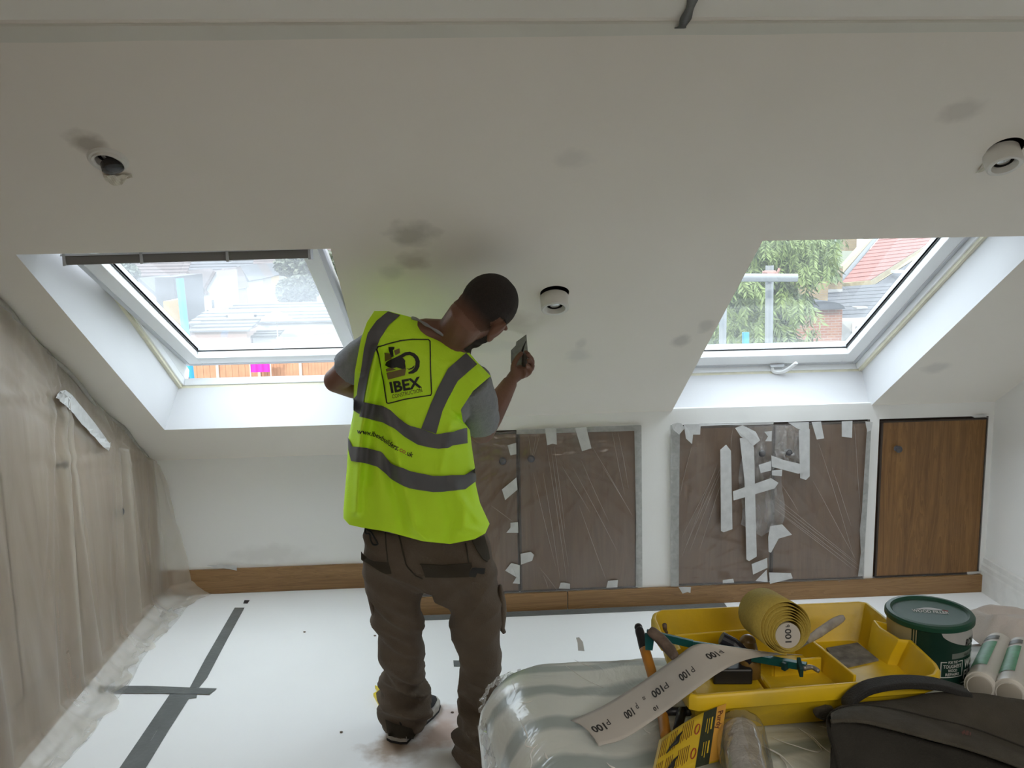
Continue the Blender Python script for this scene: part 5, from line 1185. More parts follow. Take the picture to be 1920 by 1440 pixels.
for r_ in range(2):
    for k in range(9):
        v0 = .06+r_*.47; u0 = .05+k*.028
        if k % 9 in (4,): continue
        G().grid(lambda u, v: card(lerp(u0, u0+.009, u), lerp(v0, v0+.36, v), .0016), 1, 3).build('text_line', MATS['ink_brown'], cbo, fix=False)
    for k in range(6):
        u0 = .36+k*.030; v0 = .05+r_*.47
        G().grid(lambda u, v: card(lerp(u0, u0+.009, u), lerp(v0, v0+.34-.02*(k % 3), v), .0016), 1, 3).build('text_line', MATS['ink_brown'], cbo, fix=False)
    g = G(); c = (.27, .26+r_*.46); pts = [card(c[0]+a, c[1]+b, .004) for a, b in ((-.10,.16),(-.04,.08),(.03,.05),(.05,-.04),(.10,-.10))]; g.tube(catmull(pts, 3), [.0006,.001,.0014,.0016,.002,.0026,.003,.003,.0024,.0018,.0012,.0008,.0005], 6); g.build('printed_figure', M_print, cbo, smooth=True)
    g = G(); rr = [card(.60+.035*math.cos(q), .28+r_*.44+.09*math.sin(q), .0025) for q in [2*math.pi*i/16 for i in range(17)]]; g.tube(rr, .0007, 5, cap=False); g.build('printed_ring', MATS['print_red'], cbo)
    for k, (wd, ua) in enumerate(((.22,.80),(.28,.765),(.24,.73))):
        v0 = .16+r_*.42; G().grid(lambda u, v: card(lerp(ua, ua+(.022 if k == 0 else .010), u), lerp(v0, v0+wd, v), .0018), 1, 3).build('text_line', M_cardy, cbo, fix=False)
# ---------------- roller sleeve in its clear sleeve
rsT = thing('paint_roller_sleeve', 'white ribbed roller sleeve in clear shiny plastic in front of the tray', 'roller sleeve', atZ(1395,1400,BZ))
a, b = atZ(1388,1372,BZ+.028), atZ(1412,1520,BZ+.028); ax_ = (b-a).normalized(); L_ = (b-a).length
prof = [(.010,0),(.021,.0005)]
k = 0
while k*.004 < L_:
    h_ = k*.004; prof.append((.0255+(-.0016 if k % 9 == 0 else .0004*math.sin(k)), .003+h_)); k += 1
prof.append((.0225, L_+.002)); g = G(); g.lathe(prof, a, ax_, 40); g.build('sleeve', mat('sleeve_fluff', (.46,.44,.41), .95, var=.25, scale=50, bump=.5, bscale=220), rsT, smooth=True)
def cw(u, v):
    q = u*2*math.pi; sx_ = ax_.cross(V((0,0,1))).normalized(); sz_ = sx_.cross(ax_); c = a+ax_*(v*(L_+.03)-.018)
    r_ = .0295+.0022*noise.noise(V((math.cos(q)*2, math.sin(q)*2, v*2.5)))+.0008*noise.noise(V((math.cos(q)*6, math.sin(q)*6, v*9)))
    fl = .45 if v < .04 else 1
    p = c+sx_*(r_*1.15*math.cos(q))+sz_*(r_*math.sin(q)*fl)
    p.z = max(p.z, BZ+.001); return p
g = G(); g.grid(cw, 70, 50); g.build('clear_sleeve', film('clear_bag', .10, (.85,.85,.85), .08, .30, .12, (8,8,8), .08), rsT, smooth=True, fix=False)
# ---------------- backpack
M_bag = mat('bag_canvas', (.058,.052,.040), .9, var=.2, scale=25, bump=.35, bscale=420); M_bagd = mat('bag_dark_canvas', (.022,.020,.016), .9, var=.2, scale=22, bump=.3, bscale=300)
bp = thing('backpack', 'grey-brown canvas backpack with a black carrying loop in the near right corner', 'backpack', atZ(1760,1440,BZ))
cx_ = [1557,1580,1620,1680,1750,1820,1900,1990,2090,2180]
R1 = [1334,1322,1317,1311,1300,1297,1309,1330,1362,1420]   # ridge
R2 = [1336,1327,1323,1332,1349,1366,1395,1432,1480,1540]   # seam
R3 = [1352,1350,1352,1366,1385,1404,1432,1470,1520,1580]   # flap edge
YB = 1.16
def bagpt(i, k):
    x = cx_[i]; s = i/9; 
    if k == 0: p = atY(x+4, R1[i]+8, 1.26); p.z = BZ; return p
    if k == 1: p = atY(x+2, R1[i], 1.235); p.z = lerp(BZ, p.z, .6); return p
    if k == 2: return atY(x, R1[i], 1.20)
    if k == 3: return atY(x, lerp(R1[i], R2[i], .45), 1.165)
    if k == 4: return atY(x, R2[i], 1.13)
    if k == 5: return atY(x, lerp(R2[i], R3[i], .5)-1, 1.095)
    if k == 6: return atY(x, R3[i], 1.075)
    if k == 7: return atY(x, R3[i]+3, 1.08)
    if k == 8: return atY(x+1, R3[i]+6, 1.095)
    if k == 9: p = atY(x, R3[i]+30, 1.085); p.z = max(p.z, BZ+.01) if i < 2 else p.z; return p
    p = atY(x+3, R3[i]+75, 1.04); p.z = BZ+.0; return p
def bsurf(k0, k1, nm, m, lab=None):
    rows = [catmull([bagpt(i, k) for i in range(10)], 6) for k in range(k0, k1+1)]; n_ = len(rows[0])
    cols = [catmull([rows[k][i] for k in range(len(rows))], 6) for i in range(n_)]
    for i, c in enumerate(cols):
        for j, p in enumerate(c):
            d = .004*noise.noise(V((p.x*16, p.y*16, p.z*16)))+.002*noise.noise(V((p.x*45, p.y*45, p.z*45))); c[j] = V((p.x, p.y-d, max(BZ+.003, p.z+d)))
    g = G(); g.loft(cols, closed=False); o = g.build(nm, m, bp, smooth=True, fix=False, label=lab); return o
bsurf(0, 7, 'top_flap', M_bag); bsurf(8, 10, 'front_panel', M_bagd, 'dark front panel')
g = G(); L0 = [bagpt(0, k) for k in range(11)]; c0 = sum(L0, V((0,0,0)))/11; 
g.add(L0+[c0], [(i, i+1, 11) for i in range(10)]); L9 = [bagpt(9, k) for k in range(11)]; c9 = sum(L9, V((0,0,0)))/11; g.add(L9+[c9], [(i, i+1, 11) for i in range(10)]); g.build('end_panel', M_bagd, bp, fix=False)
sm_ = catmull([bagpt(i, 4)+V((0,-.002,.0025)) for i in range(10)], 6); G().tube(sm_, .0011, 6).build('seam', M_bagd, bp, smooth=True)
sm_ = catmull([bagpt(i, 6)+V((0,-.001,.0)) for i in range(10)], 6); G().tube(sm_, .003, 8).build('piping', M_bag, bp, smooth=True)
hp = catmull([atY(1584,1322,1.18), atY(1600,1305,1.185), atY(1632,1287,1.19), atY(1690,1278,1.195), atY(1750,1281,1.20), atY(1790,1291,1.20), atY(1815,1299,1.20)], 6)
g = G(); g.loft([[p+V((0,-.014,-.0055)), p+V((0,-.014,.0045)), p+V((0,.014,.0045)), p+V((0,.014,-.0055))] for p in hp]); g.build('carrying_loop', mat('webbing_black', (.016,.016,.016), .8, bump=.3, bscale=400), bp, bevel=.002, label='black webbing carrying loop')
g = G(); q = [atY(a_, b_, 1.185) for a_, b_ in ((1527,1339),(1533,1333),(1553,1327),(1566,1329),(1560,1352),(1545,1353),(1532,1347))]; g.prism(q, (0,.012,0)); g.build('side_tab', M_bag, bp, bevel=.003)
g = G(); L_ = catmull([atY(1560,1340,1.12), atY(1553,1352,1.11), atY(1556,1375,1.09), atY(1566,1410,1.06), atY(1576,1450,1.03)], 5); g.tube(L_, .006, 8, flat=.5); g.build('strap', M_bagd, bp, smooth=True)
p = on_surface(bvh_of([o for o in bp.children if o.name.startswith('top_flap')]), 1811, 1374, .001, 1.1)
g = G()
bbv = bvh_of([o for o in bp.children if o.name.startswith('top_flap')])
for pts_ in ([(1802,1374),(1808,1370),(1810,1376),(1804,1379)], [(1811,1371),(1816,1372),(1815,1380),(1809,1379)], [(1817,1375),(1820,1374),(1820,1380),(1817,1381)]): decal(g, bbv, pts_, .002, 1.1, 20)
g.build('printed_mark', mat('print_dull_red', (.10,.03,.02), .7), bp, fix=False)
# scrap standing up beyond the bale
q = [atY(a_, b_, 1.585) for a_, b_ in ((1080,1196),(1086,1195),(1093,1204),(1096,1221),(1084,1220),(1083,1206))]
g = G().prism(q, (0,.001,.0)); tag(g.build('film_scrap', mat('film_white', (.6,.6,.6), .4)), 'small white scrap of film sticking up at the far edge of the bale', 'film scrap')
# ================================================================== OUTSIDE
GZ = -5.3
structure(G().add([(-250,6,GZ),(250,6,GZ),(250,700,GZ),(-250,700,GZ)], [(0,1,2,3)]).build('ground', mat('garden_ground', (0.096,0.102,0.06), .95, var=.4, scale=.6)))
# scaffold poles
M_pole = mat('scaffold_galvanised', (0.192,0.204,0.21), .45, metal=.3, var=.1, scale=8); M_blue = mat('pole_sleeve_blue', (0.018,0.18,0.312), .5); M_rust = mat('coupler_rusty_pink', (0.252,0.132,0.108), .7, var=.3, scale=40)
def pole(p, q, r, m, lab, name='scaffold_pole'):
    g = G(); d = (q-p).normalized(); L_ = (q-p).length
    g.lathe([(r-.004,.0),(r,0),(r,L_),(r-.004,L_),(r-.004,L_-.15)], p, d, 20, cap=False); o = g.build(name, m, smooth=False, fix=False); autosmooth(o, 40)
    return tag(o, lab, 'scaffold pole')
def vpole(px, pyt, Y, r, m, lab, px2=None, py2=700):
    a = atY(px, pyt, Y); b = atY(px2 or px, py2, Y); d = (b-a).normalized(); L_ = (a.z-GZ)/max(.1, -d.z); return pole(a + d*L_, a, r, m, lab)
vpole(1443, 498, 5.5, .0242, M_pole, 'galvanised upright scaffold pole with a coupler outside the right window', 1441)
vpole(1356, 560, 5.9, .0242, M_pole, 'galvanised scaffold upright at the far left of the right window', 1354)
vpole(1398, 623, 6.2, .0242, M_blue, 'short blue sleeved scaffold upright outside the right window', 1398)
vpole(337, 522, 6.0, .0242, M_blue, 'blue sleeved scaffold upright left of the white gabled house', 357, 705)
vpole(646, 575, 6.0, .0242, M_blue, 'blue sleeved scaffold upright beside the left shoulder', 652, 690)
cA, cB = atY(1380,517,5.43), atY(1473,516,5.43)
hp_ = pole(cA + (cA-cB).normalized()*.8, cB+V((.012,-.16,-.01)), .0242, M_pole, 'horizontal scaffold pole with its open end towards the window')
c = atY(1443,517,5.465); cr = thing('scaffold_coupler', 'rusty pink coupler clamping the crossing scaffold poles', 'coupler', c)
g = G(); g.tube([c+V((-.035,0,-.002)), c+V((.035,0,-.002))], .034, 14, cap=True); g.tube([c+V((0,.03,-.028)), c+V((0,.03,.028))], .034, 14); g.build('collar', M_rust, cr, bevel=.002)
g = G(); g.tube([c+V((.03,-.03,.0)), c+V((.05,-.03,.045))], .008, 8); g.tube([c+V((-.03,-.03,.02)), c+V((-.055,-.03,.02))], .008, 8); g.build('bolt', M_rust, cr)
# ---------- buildings of the right window
def brickmat(name, c1, c2, mortar, s=1.0, vert='XZ'):
    m = bpy.data.materials.new(name); m.use_nodes = True; nt = m.node_tree; b = nt.nodes['Principled BSDF']; b.inputs['Roughness'].default_value = .9
    g_ = node(nt, 'ShaderNodeNewGeometry'); sp = node(nt, 'ShaderNodeSeparateXYZ'); cb_ = node(nt, 'ShaderNodeCombineXYZ'); nt.links.new(g_.outputs['Position'], sp.inputs[0])
    ad = node(nt, 'ShaderNodeMath', operation='ADD'); nt.links.new(sp.outputs[0], ad.inputs[0]); nt.links.new(sp.outputs[1], ad.inputs[1]); nt.links.new(ad.outputs[0], cb_.inputs[0]); nt.links.new(sp.outputs[2], cb_.inputs[1])
    br = node(nt, 'ShaderNodeTexBrick'); br.inputs['Scale'].default_value = s; br.inputs['Brick Width'].default_value = .225; br.inputs['Row Height'].default_value = .078; br.inputs['Mortar Size'].default_value = .009
    br.inputs['Color1'].default_value = (*c1,1); br.inputs['Color2'].default_value = (*c2,1); br.inputs['Mortar'].default_value = (*mortar,1)
    nt.links.new(cb_.outputs[0], br.inputs[0]); nt.links.new(br.outputs[0], b.inputs['Base Color']); return m
M_bred = brickmat('brick_red', (0.18,0.072,0.048), (0.216,0.102,0.066), (0.216,0.18,0.156)); M_byel = brickmat('brick_yellow', (0.216,0.162,0.084), (0.168,0.12,0.066), (0.15,0.126,0.102))
M_rend = mat('render_white', (0.28,0.275,0.265), .85, var=.05, scale=3)
M_slate = mat('slate_grey', (0.06,0.06,0.066), .8, var=.35, scale=14, bump=.3, bscale=20); M_slated = mat('slate_dark', (0.033,0.036,0.045), .8, var=.2, scale=12)  # second slate is a darker tone for valley, chimney stump and rounded roof
M_tile = mat('roof_tile_red', (0.18,0.066,0.051), .85, var=.25, scale=10); M_cop = mat('coping_buff', (0.24,0.198,0.12), .9, var=.2, scale=6); M_lead = mat('lead_grey', (.085,.09,.095), .6)
def slab(pts, t, m, name, par, nrm=None, **k):
    pts = [V(p) for p in pts]; n_ = (pts[1]-pts[0]).cross(pts[2]-pts[0]).normalized(); n_ = n_ if n_.z > 0 else -n_
    return G().prism(pts, -n_*t).build(name, m, par, **k)
def courses(A_, B_, C_, D_, rows, m, name, par, lip=.012):
    """roof covering laid in overlapping courses; A-B eaves, D-C top"""
    n_ = (B_-A_).cross(D_-A_).normalized(); n_ = n_ if n_.z > 0 else -n_
    for i in range(rows):
        t0, t1 = i/rows, min(1, (i+1.15)/rows); a, b, c, d = A_.lerp(D_, t0), B_.lerp(C_, t0), B_.lerp(C_, t1), A_.lerp(D_, t1)
        G().hexa([a, b, c, d], [a+n_*lip*2, b+n_*lip*2, c+n_*lip*.4, d+n_*lip*.4]).build(name, m, par)
hb = thing('house', 'house with red tiled roof and yellow brick chimney beyond the tree, right window', 'house', (15, 38, GZ), 'houses beyond the gardens')
A_, B_, C_, D_ = atY(1577,532,36.10), atY(1632,526,36.10), atY(1790,425,45.60), atY(1655,440,45.60)
courses(A_, B_, C_, D_, 13, M_tile, 'tile_course', hb, .02)
slab([atY(1576,533,36.14), atY(1652,440,45.70), atY(1645,438,45.60), atY(1569,528,36.10)], .12, M_lead, 'flashing', hb)
slab([atY(1567,526,36.00), atY(1645,438,45.60), atY(1628,438,45.60), atY(1556,520,36.00)], .25, M_cop, 'parapet_coping', hb, label='buff parapet coping')
slab([atY(1632,527,35.91), atY(1792,424,45.60), atY(1803,430,45.60), atY(1634,537,35.91)], .25, M_cop, 'parapet_coping', hb, label='buff parapet coping')
slab([atY(1576,531,35.91), atY(1633,526,35.91), atY(1634,537,35.91), atY(1576,541,35.91)], .2, M_cop, 'parapet_coping', hb)
# slate roof in front and to the right
A_, B_, C_, D_ = atY(1560,607,29.45), atY(1680,603,29.45), atY(1690,530,35.53), atY(1528,541,35.53)
courses(A_, B_, C_, D_, 10, M_slate, 'slate_course', hb, .012)
slab([atY(1634,538,35.72), atY(1803,432,45.41), atY(1900,440,45.41), atY(1720,560,35.72)], .15, M_slate, 'slate_roof', hb)
slab([atY(1628,537,35.34), atY(1700,533,35.34), atY(1690,600,30.78), atY(1650,575,32.68)], .1, M_slated, 'slate_valley', hb)
# chimney of yellow brick: real box
def brick_box(a, b, dy, m, name, par, **k):
    g = G(); x0, x1 = min(a.x,b.x), max(a.x,b.x); z0, z1 = min(a.z,b.z), max(a.z,b.z); g.box((x0,a.y,z0),(x1,a.y+dy,z1)); return g.build(name, m, par, **k)
ch = brick_box(atY(1547,500,34.58), atY(1579,545,34.58), 1.0, M_byel, 'chimney', hb, label='yellow brick chimney')
brick_box(atY(1546,543,34.48), atY(1580,548,34.48), .2, M_rend, 'chimney_flashing', hb)
brick_box(atY(1526,516,35.34), atY(1547,543,35.34), .8, M_slated, 'chimney', hb, label='dark chimney stump'); brick_box(atY(1528,533,35.15), atY(1540,541,35.15), .1, M_cop, 'chimney_cap', hb)
brick_box(atY(1586,440,45.60), atY(1606,470,45.60), 1.0, M_byel, 'chimney', hb, label='yellow brick chimney')
brick_box(atY(1500,545,35.91), atY(1800,760,35.91), 4, M_rend, 'wall', hb)
for px, py, Y in ((1683,509,37.2),(1612,578,31.6)): 
    p = atY(px, py, Y); G().box((p.x-.2,p.y-.2,p.z-.06),(p.x+.2,p.y+.2,p.z+.06)).build('roof_vent', M_rend, hb)
he = thing('outbuilding', 'red brick rear extension with dark rounded roof, right window', 'house', (9, 27, GZ), 'houses beyond the gardens')
brick_box(atY(1470,580,26.60), atY(1573,760,26.60), 2.0, M_bred, 'wall', he)
p, q = atY(1540,580,26.41), atY(1578,566,26.41); g = G(); n_ = 12
g.loft([[V((lerp(atY(1500,580,26.41).x,q.x,.5)+(q.x-p.x)*1.05*math.cos(t)*1.1, y, p.z+.25*max(0,math.sin(t)))) for t in [math.pi*i/n_ for i in range(n_+1)]] for y in (26.3,30.4)]); g.build('roof', M_slated, he)
hw = thing('outbuilding', 'white rendered wall with a pale window below the slate roof, right window', 'house', (13, 28, GZ), 'houses beyond the gardens')
brick_box(atY(1574,602,28.12), atY(1680,760,28.12), 1.0, M_rend, 'wall', hw)
wn = brick_box(atY(1600,606,28.01), atY(1640,640,28.01), .06, M_upvc, 'window', hw); brick_box(atY(1604,612,27.97), atY(1636,640,27.97), .02, M_lead, 'pane', wn)
hr_ = thing('house', 'red tiled roof glimpsed through the leaves at the top of the right window', 'house', (5, 30, GZ), 'houses beyond the gardens')
A_, B_, C_, D_ = atY(1440,500,28), atY(1520,500,28), atY(1530,440,33), atY(1450,440,33); courses(A_, B_, C_, D_, 9, M_tile, 'tile_course', hr_, .03)
brick_box(atY(1400,500,28.2), atY(1550,620,28.2), 4, M_byel, 'wall', hr_)
# ---------- trees
def leafmat(name, c, c2, v=.3):
    m = mat(name, c, .55, var=v, scale=1.4, col2=c2); b = m.node_tree.nodes['Principled BSDF']
    b.inputs['Subsurface Weight'].default_value = 0; return m
M_leaf = leafmat('leaf_fresh_green', (0.132,0.174,0.048), (0.048,0.078,0.024)); M_leafd = leafmat('leaf_grey_green', (0.09,0.102,0.06), (0.042,0.051,0.033)); M_bark = mat('bark', (0.06,0.051,0.039), .9, var=.3, scale=10)
rnd = random.Random(11)
def spray_mesh(L_, n, w_):
    """one twig with paired drooping leaflets"""
    g = G()
    for k in range(n):
        t = k/n; base = V((0, 0, -t*L_)); s = 1 if k % 2 else -1; a = rnd.uniform(-.7,.7)
        tip = base + V((s*math.cos(a), math.sin(a), -rnd.uniform(.5,1.3))).normalized()*L_*.42; mid = (base+tip)/2 + V((0,0,.02*L_)); d = (tip-base).cross(V((math.sin(a), -math.cos(a), .3))).normalized()*w_
        g.add([base, mid+d, tip, mid-d], [(0,1,2),(0,2,3)])
    me = bpy.data.meshes.new('leaf_spray'); me.from_pydata([tuple(p) for p in g.v], [], g.f); me.materials.append(M_leaf); return me
tr_ = thing('tree', 'leafy green tree behind the scaffold poles in the right window', 'tree', (3.0, 12.5, GZ))
base = atY(1498, 640, 12.5)
g = G(); g.tube(catmull([V((base.x+.1, 12.5, GZ)), V((base.x, 12.5, -2)), V((base.x-.05, 12.5, -.4)), V((base.x-.3, 12.4, 1.0))], 5), [lerp(.16,.05,i/15) for i in range(16)], 10)
for k in range(12):
    z0 = -1.5+k*.22; a = 2.0+(k*2.4 % 2.6); g.tube(catmull([V((base.x-.04*k*.3, 12.5, z0)), V((base.x+.5*math.cos(a), 12.5+.5*math.sin(a), z0+.5)), V((base.x-.3+1.2*math.cos(a), 12.5+1.0*math.sin(a), z0+.8))], 4), [lerp(.04,.012,i/8) for i in range(9)], 6)
g.build('trunk', M_bark, tr_, smooth=True)
blobs = [(1420,480,70,40),(1500,460,70,45),(1530,480,32,26),(1390,560,60,60),(1440,560,60,70),(1485,550,36,40),(1505,575,20,14),(1350,620,45,50),(1410,630,50,40),(1475,640,30,20),(1520,618,12,9),(1460,430,80,40),(1545,440,35,22),(1380,440,60,30),(1370,500,50,40)]
sprays = [spray_mesh(.24, 20, .011) for _ in range(5)]
spots = []
for i in range(2000):
    b_ = rnd.choices(blobs, [x[2]*x[3] for x in blobs])[0]; a = rnd.uniform(0, 6.283); r_ = math.sqrt(rnd.random())
    Y = rnd.uniform(10.8, 13.4); spots.append((atY(b_[0]+b_[2]*r_*math.cos(a), b_[1]+b_[3]*r_*math.sin(a), Y), rnd.uniform(0, 6.28), rnd.uniform(-.6,.6), rnd.uniform(.7,1.25), rnd.randrange(5)))
spots.sort(key=lambda s: s[0].y)
fo = G()
for i, (p, rz, rx, s, k) in enumerate(spots):
    if i < 290:
        o = bpy.data.objects.new('leaf_spray', sprays[k]); COL.objects.link(o); o.location = p; o.rotation_euler = (rx, rx*.7, rz); o.scale = (s, s, s); setp(o, tr_)
    else:
        m_ = Matrix.LocRotScale(p, None, V((s,s,s))) @ Matrix.Rotation(rz, 4, 'Z') @ Matrix.Rotation(rx, 4, 'X'); me = sprays[k]; fo.add([m_ @ v.co for v in me.vertices], [tuple(q.vertices) for q in me.polygons])
ff = fo.build('foliage', M_leaf, tr_, fix=False); ff['kind'] = 'stuff'
def far_tree(cx, cy, rx, ry, Y, n, m, lab, seed, leaf=.22):
    r = random.Random(seed); t = thing('tree', lab, 'tree', (atY(cx, cy, Y).x, Y, GZ)); g = G(); c = atY(cx, cy, Y); R_ = rx/F*Y; Rz = ry/F*Y
    for i in range(n):
        d = V((r.gauss(0,1), r.gauss(0,1), r.gauss(0,1))).normalized()*(r.random()**.33); p = c + V((d.x*R_, d.y*R_, d.z*Rz)); p += V((noise.noise(p*.5)*R_*.4, 0, noise.noise(p*.5+V((9,0,0)))*Rz*.4))
        a = V((r.uniform(-1,1), r.uniform(-1,1), r.uniform(-.6,.6))).normalized()*leaf; b = a.cross(V((r.uniform(-1,1), r.uniform(-1,1), r.uniform(-1,1)))).normalized()*leaf*.55
        g.add([p-a, p+b, p+a, p-b], [(0,1,2,3)])
    o = g.build('foliage', m, t, fix=False); o['kind'] = 'stuff'
    G().tube([V((c.x, Y, GZ)), V((c.x, Y, c.z))], [.35,.15], 8).build('trunk', M_bark, t, smooth=True)
far_tree(585, 500, 60, 36, 67, 9000, M_leafd, 'broad grey-green tree right of the terrace, left window', 3, .24)
far_tree(552, 545, 38, 26, 60, 4000, M_leafd, 'dark bushy tree in front of the terrace end, left window', 5, .22)
far_tree(220, 520, 40, 30, 75, 3000, M_leafd, 'pale bushy tree at the far left of the left window', 6, .26)
# ---------- left window: gardens, sheds, terraces
M_fence = mat('fence_orange_brown', (.36,.19,.11), .8, var=.2, scale=2); M_fpost = mat('fence_post_pale', (.42,.33,.26), .8)
M_bluew = mat('render_cream', (.19,.175,.14), .85); M_pinkw = mat('render_pink', (0.252,0.174,0.156), .85); M_orw = mat('wall_orange', (0.288,0.186,0.066), .85); M_roofb = mat('roof_brown', (0.084,0.06,0.054), .85, var=.25, scale=1.5); M_roofg = mat('roof_grey_far', (0.066,0.066,0.072), .85, var=.2, scale=1.5)
M_fwin = mat('far_window_glass', (0.048,0.054,0.06), .15)
xl, xr_ = atY(330, 700, 41).x, atY(760, 700, 41).x; npan = int((xr_-xl)/1.83)
ft = thing('garden_fence', 'orange-brown panel fence seen below the open left window', 'fence', (xl, 41, GZ)); zf0, zf1 = atY(500,708,41).z-1.1, atY(500,682,41).z+.15
for i in range(npan+1):
    x = xl+i*1.83; G().box((x-.06,40.93,GZ),(x+.06,41.05,zf1+.12)).build('post', M_fpost, ft)
    if i < npan:
        g = G()
        for k in range(12): g.box((x+.07+k*.142, 41.0-.012*(k % 2), zf0), (x+.07+k*.142+.138, 41.03-.012*(k % 2), zf1))
        g.build('panel', M_fence, ft); G().box((x+.06,40.94,zf0+.55),(x+1.77,40.99,zf0+.68)).build('rail', M_fpost, ft)
p = atY(470, 692, 40.3); q = atY(501, 679, 40.3)
mg = thing('laundry', 'bright magenta cloth hung in front of the garden fence', 'laundry', (p.x, 40.3, p.z-.6)); G().grid(lambda u, v: V((lerp(p.x,q.x+.1,u), 40.3+.03*math.sin(u*20), lerp(p.z-.15,q.z+.1,v))), 20, 6).build('cloth', mat('cloth_magenta', (0.51,0.012,0.252), .7), mg, solid=.02)
G().box((p.x-.05,40.31,GZ),(p.x-.0,40.36,q.z+.2)).build('post', M_fpost, mg); G().box((q.x+.1,40.31,GZ),(q.x+.15,40.36,q.z+.2)).build('post', M_fpost, mg)
def shed(pxl, pxr, pyt, pyb, Y, dep, mw, mr, lab, roof_rows=4, cat='shed', name='shed'):
    a, b = atY(pxl, pyt, Y), atY(pxr, pyb, Y); t = thing(name, lab, cat, ((a.x+b.x)/2, Y, GZ), 'outbuildings in the gardens')
    z1 = (a.z+atY(pxr, pyt, Y).z)/2; G().box((a.x, Y, GZ), (b.x, Y+dep, z1)).build('wall', mw, t)
    A1, B1_, C1, D1 = V((a.x-.15, Y-.2, z1)), V((b.x+.15, Y-.2, z1)), V((b.x+.15, Y+dep+.2, z1+dep*.12)), V((a.x-.15, Y+dep+.2, z1+dep*.12))
    courses(A1, B1_, C1, D1, roof_rows, mr, 'roof_sheet', t, .05); return t, z1
shed(356,466,622,680,44,3.2,M_pinkw,M_roofg,'low pink walled shed with grey sheet roof, left window',4)
shed(474,520,632,680,45,1.6,M_rend,M_roofg,'small white shed in the middle gardens, left window',3)
shed(356,640,606,640,49,3.6,M_rend,M_lead,'long low garage with pale grey roof across the gardens, left window',4)
t_, z_ = shed(428,640,583,606,54,2.6,M_bluew,M_roofg,'wide dark grey flat roofed garage before the terrace, left window',3)
# pergola and tent
pg = thing('pergola', 'thin white pergola frame beside a pale garden parasol', 'pergola', (atY(470,600,50).x, 50, GZ)); a, b = atY(424,591,48.4), atY(481,593,48.4)
G().box((a.x,48.3,a.z-.12),(b.x,48.45,a.z)).build('beam', M_rend, pg)
for x in (a.x, b.x-.12): G().box((x,48.3,GZ),(x+.12,48.45,a.z)).build('post', M_rend, pg)
pr_ = thing('parasol', 'pale cream garden parasol among the sheds, left window', 'parasol', (atY(518,600,43).x, 43, GZ)); c = atY(518, 583, 43.0)
g = G(); g.lathe([(.02,.0),(.42,-.16),(.70,-.34),(.71,-.42)], c, (0,0,1), 8, cap=False); g.build('canopy', mat('canvas_cream', (0.432,0.408,0.312), .8), pr_, solid=.02); G().cyl((c.x,c.y,GZ),(c.x,c.y,c.z-.05),.03,8).build('pole', M_rend, pr_)
# gabled houses
def gable_house(pxl, pxr, py_eave, py_peak, py_base, Y, dep, mw, mr, lab, wins=(), half=None):
    a, b = atY(pxl, py_eave, Y), atY(pxr, py_eave, Y); zt_, ze, zb_ = atY((pxl+pxr)/2, py_peak, Y).z, (a.z+b.z)/2, GZ
    xm = (a.x+b.x)/2 if half is None else (a.x if half == 'l' else b.x); t = thing('house', lab, 'house', (xm, Y, GZ), 'terrace houses beyond the gardens')
    G().prism([(a.x,Y,zb_),(b.x,Y,zb_),(b.x,Y,ze),(xm,Y,zt_),(a.x,Y,ze)], (0,dep,0)).build('wall', mw, t)
    for (x0, z0), (x1, z1) in (((a.x, ze), (xm, zt_)), ((xm, zt_), (b.x, ze))):
        if abs(x1-x0) < .05: continue
        e = .25; dx, dz = (x1-x0), (z1-z0); L_ = math.hypot(dx, dz); nx, nz = -dz/L_, dx/L_
        sg = -1 if x0 == a.x and z1 > z0 else 0; x0_, z0_ = (x0-dx/L_*e, z0-dz/L_*e) if z1 > z0 else (x0, z0); x1_, z1_ = (x1+dx/L_*e, z1+dz/L_*e) if z1 < z0 else (x1, z1)
        G().hexa([(x0_,Y-.2,z0_),(x1_,Y-.2,z1_),(x1_,Y+dep,z1_),(x0_,Y+dep,z0_)], [(x0_+nx*.18,Y-.2,z0_+nz*.18),(x1_+nx*.18,Y-.2,z1_+nz*.18),(x1_+nx*.18,Y+dep,z1_+nz*.18),(x0_+nx*.18,Y+dep,z0_+nz*.18)]).build('roof_slope', mr, t)
    for (wx, wy, ww, wh) in wins:
        p = atY(wx, wy, Y); s = Y/F; w_ = G().box((p.x-ww*s/2, Y-.06, p.z-wh*s/2), (p.x+ww*s/2, Y+.02, p.z+wh*s/2)).build('window', M_upvc, t)
        G().box((p.x-ww*s*.36, Y-.09, p.z-wh*s*.40), (p.x+ww*s*.36, Y-.05, p.z+wh*s*.40)).build('pane', M_fwin, w_)
    return t
gable_house(352,384,548,510,600,64,6,M_rend,M_roofb,'white gabled house nearest the blue pole, left window',((370,580,8,14),(358,560,5,10)),half='l')
gable_house(384,408,548,510,600,64,6,M_rend,M_roofb,'white gabled house with a tall window, left window',((400,570,7,20),(390,585,6,10)),half='r')
gable_house(410,434,540,505,585,72,5,M_bluew,M_roofb,'cream end house beside the white gables, left window',((412,565,5,16),))
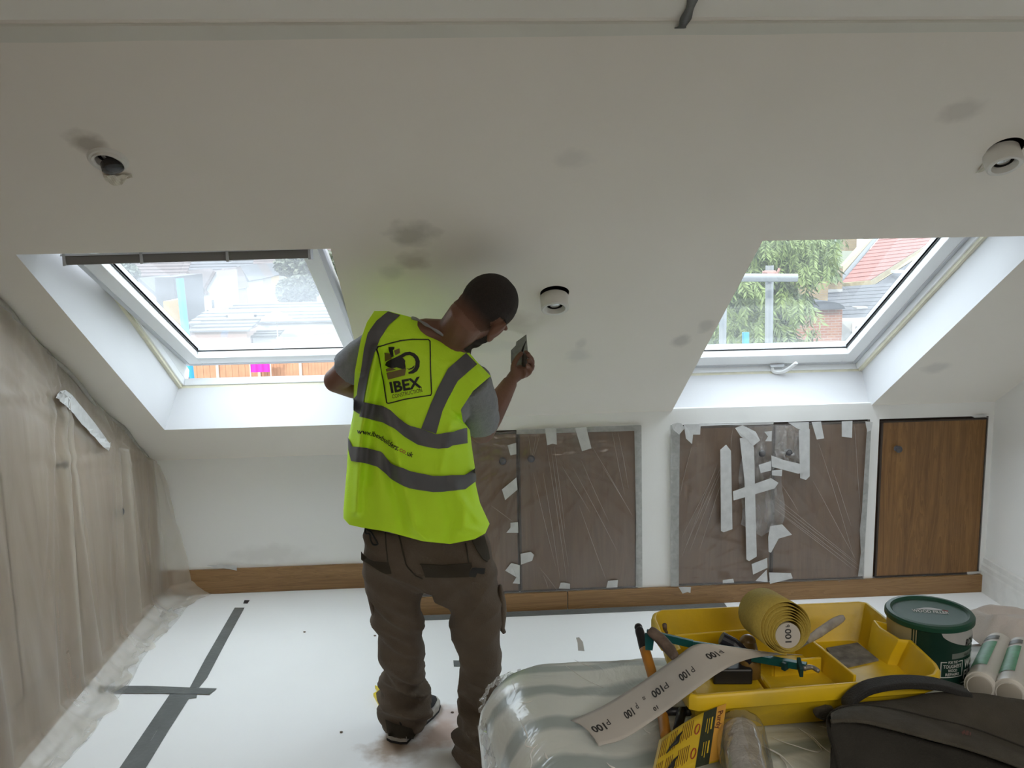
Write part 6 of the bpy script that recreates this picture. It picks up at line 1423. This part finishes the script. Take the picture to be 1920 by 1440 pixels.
for k, (a, b, e, pk, Y, mw) in enumerate(((436,462,524,500,78,M_rend),(460,482,520,499,86,M_bluew),(480,500,516,497,94,M_orw),(498,514,512,495,102,M_bluew),(512,526,509,494,112,M_orw))):
    lab = ['white gabled terrace house, nearest of the receding row', 'cream gabled terrace house, second in the receding row', 'sandy gabled terrace house in the middle of the receding row', 'cream gabled terrace house, second from the far end of the row', 'sandy gabled terrace house at the far end of the row'][k]
    gable_house(a, b, e, pk, 575, Y, 6.5, mw, M_roofb if k % 2 else M_roofg, lab, ((lerp(a,b,.3), e+14, 4, 14-k), (lerp(a,b,.7), e+16, 4, 12-k)))
gable_house(262,300,562,524,610,60,6,M_pinkw,M_roofg,'pink gabled house at the left of the left window',((280,580,8,12),),half='l')
t = thing('house', 'dark grey walled house with an orange side wall, left window', 'house', (atY(310,600,50).x, 50, GZ), 'terrace houses beyond the gardens')
brick_box(atY(290,520,52.6), atY(338,700,52.6), 6, M_slate, 'wall', t); brick_box(atY(306,565,49.5), atY(327,700,49.5), 3, M_orw, 'wall', t, label='orange side wall')
# long roofs of the street behind
for k, (a, b, y0, y1, Y, m, lab) in enumerate(((60,350,520,474,118,M_roofb,'long brown roof at the left of the far street'), (340,470,512,470,128,M_roofg,'long grey roof in the middle of the far street'), (460,640,506,462,138,M_roofb,'long brown roof at the right of the far street'))):
    t = thing('house', lab, 'house', (atY((a+b)/2, y0, Y).x, Y, GZ), 'terrace houses beyond the gardens')
    p, q = atY(a, y0, Y), atY(b, y0, Y); top_ = atY((a+b)/2, y1, Y).z; zb_ = (p.z+q.z)/2
    G().box((p.x,Y,GZ),(q.x,Y+8,zb_)).build('wall', M_byel, t)
    courses(V((p.x,Y-.3,zb_)), V((q.x,Y-.3,zb_)), V((q.x,Y+5,top_)), V((p.x,Y+5,top_)), 8, m, 'roof_course', t, .08)
    n_ = int((q.x-p.x)/5)
    for i in range(n_): G().box((p.x+i*5+.8,Y+4.2,top_-.6),(p.x+i*5+2.2,Y+5.4,top_+1.1)).build('chimney', M_byel, t)
# clean up stray helper data
for o in [o for o in sc.objects if o.type == 'EMPTY' and not o.children]: bpy.data.objects.remove(o)
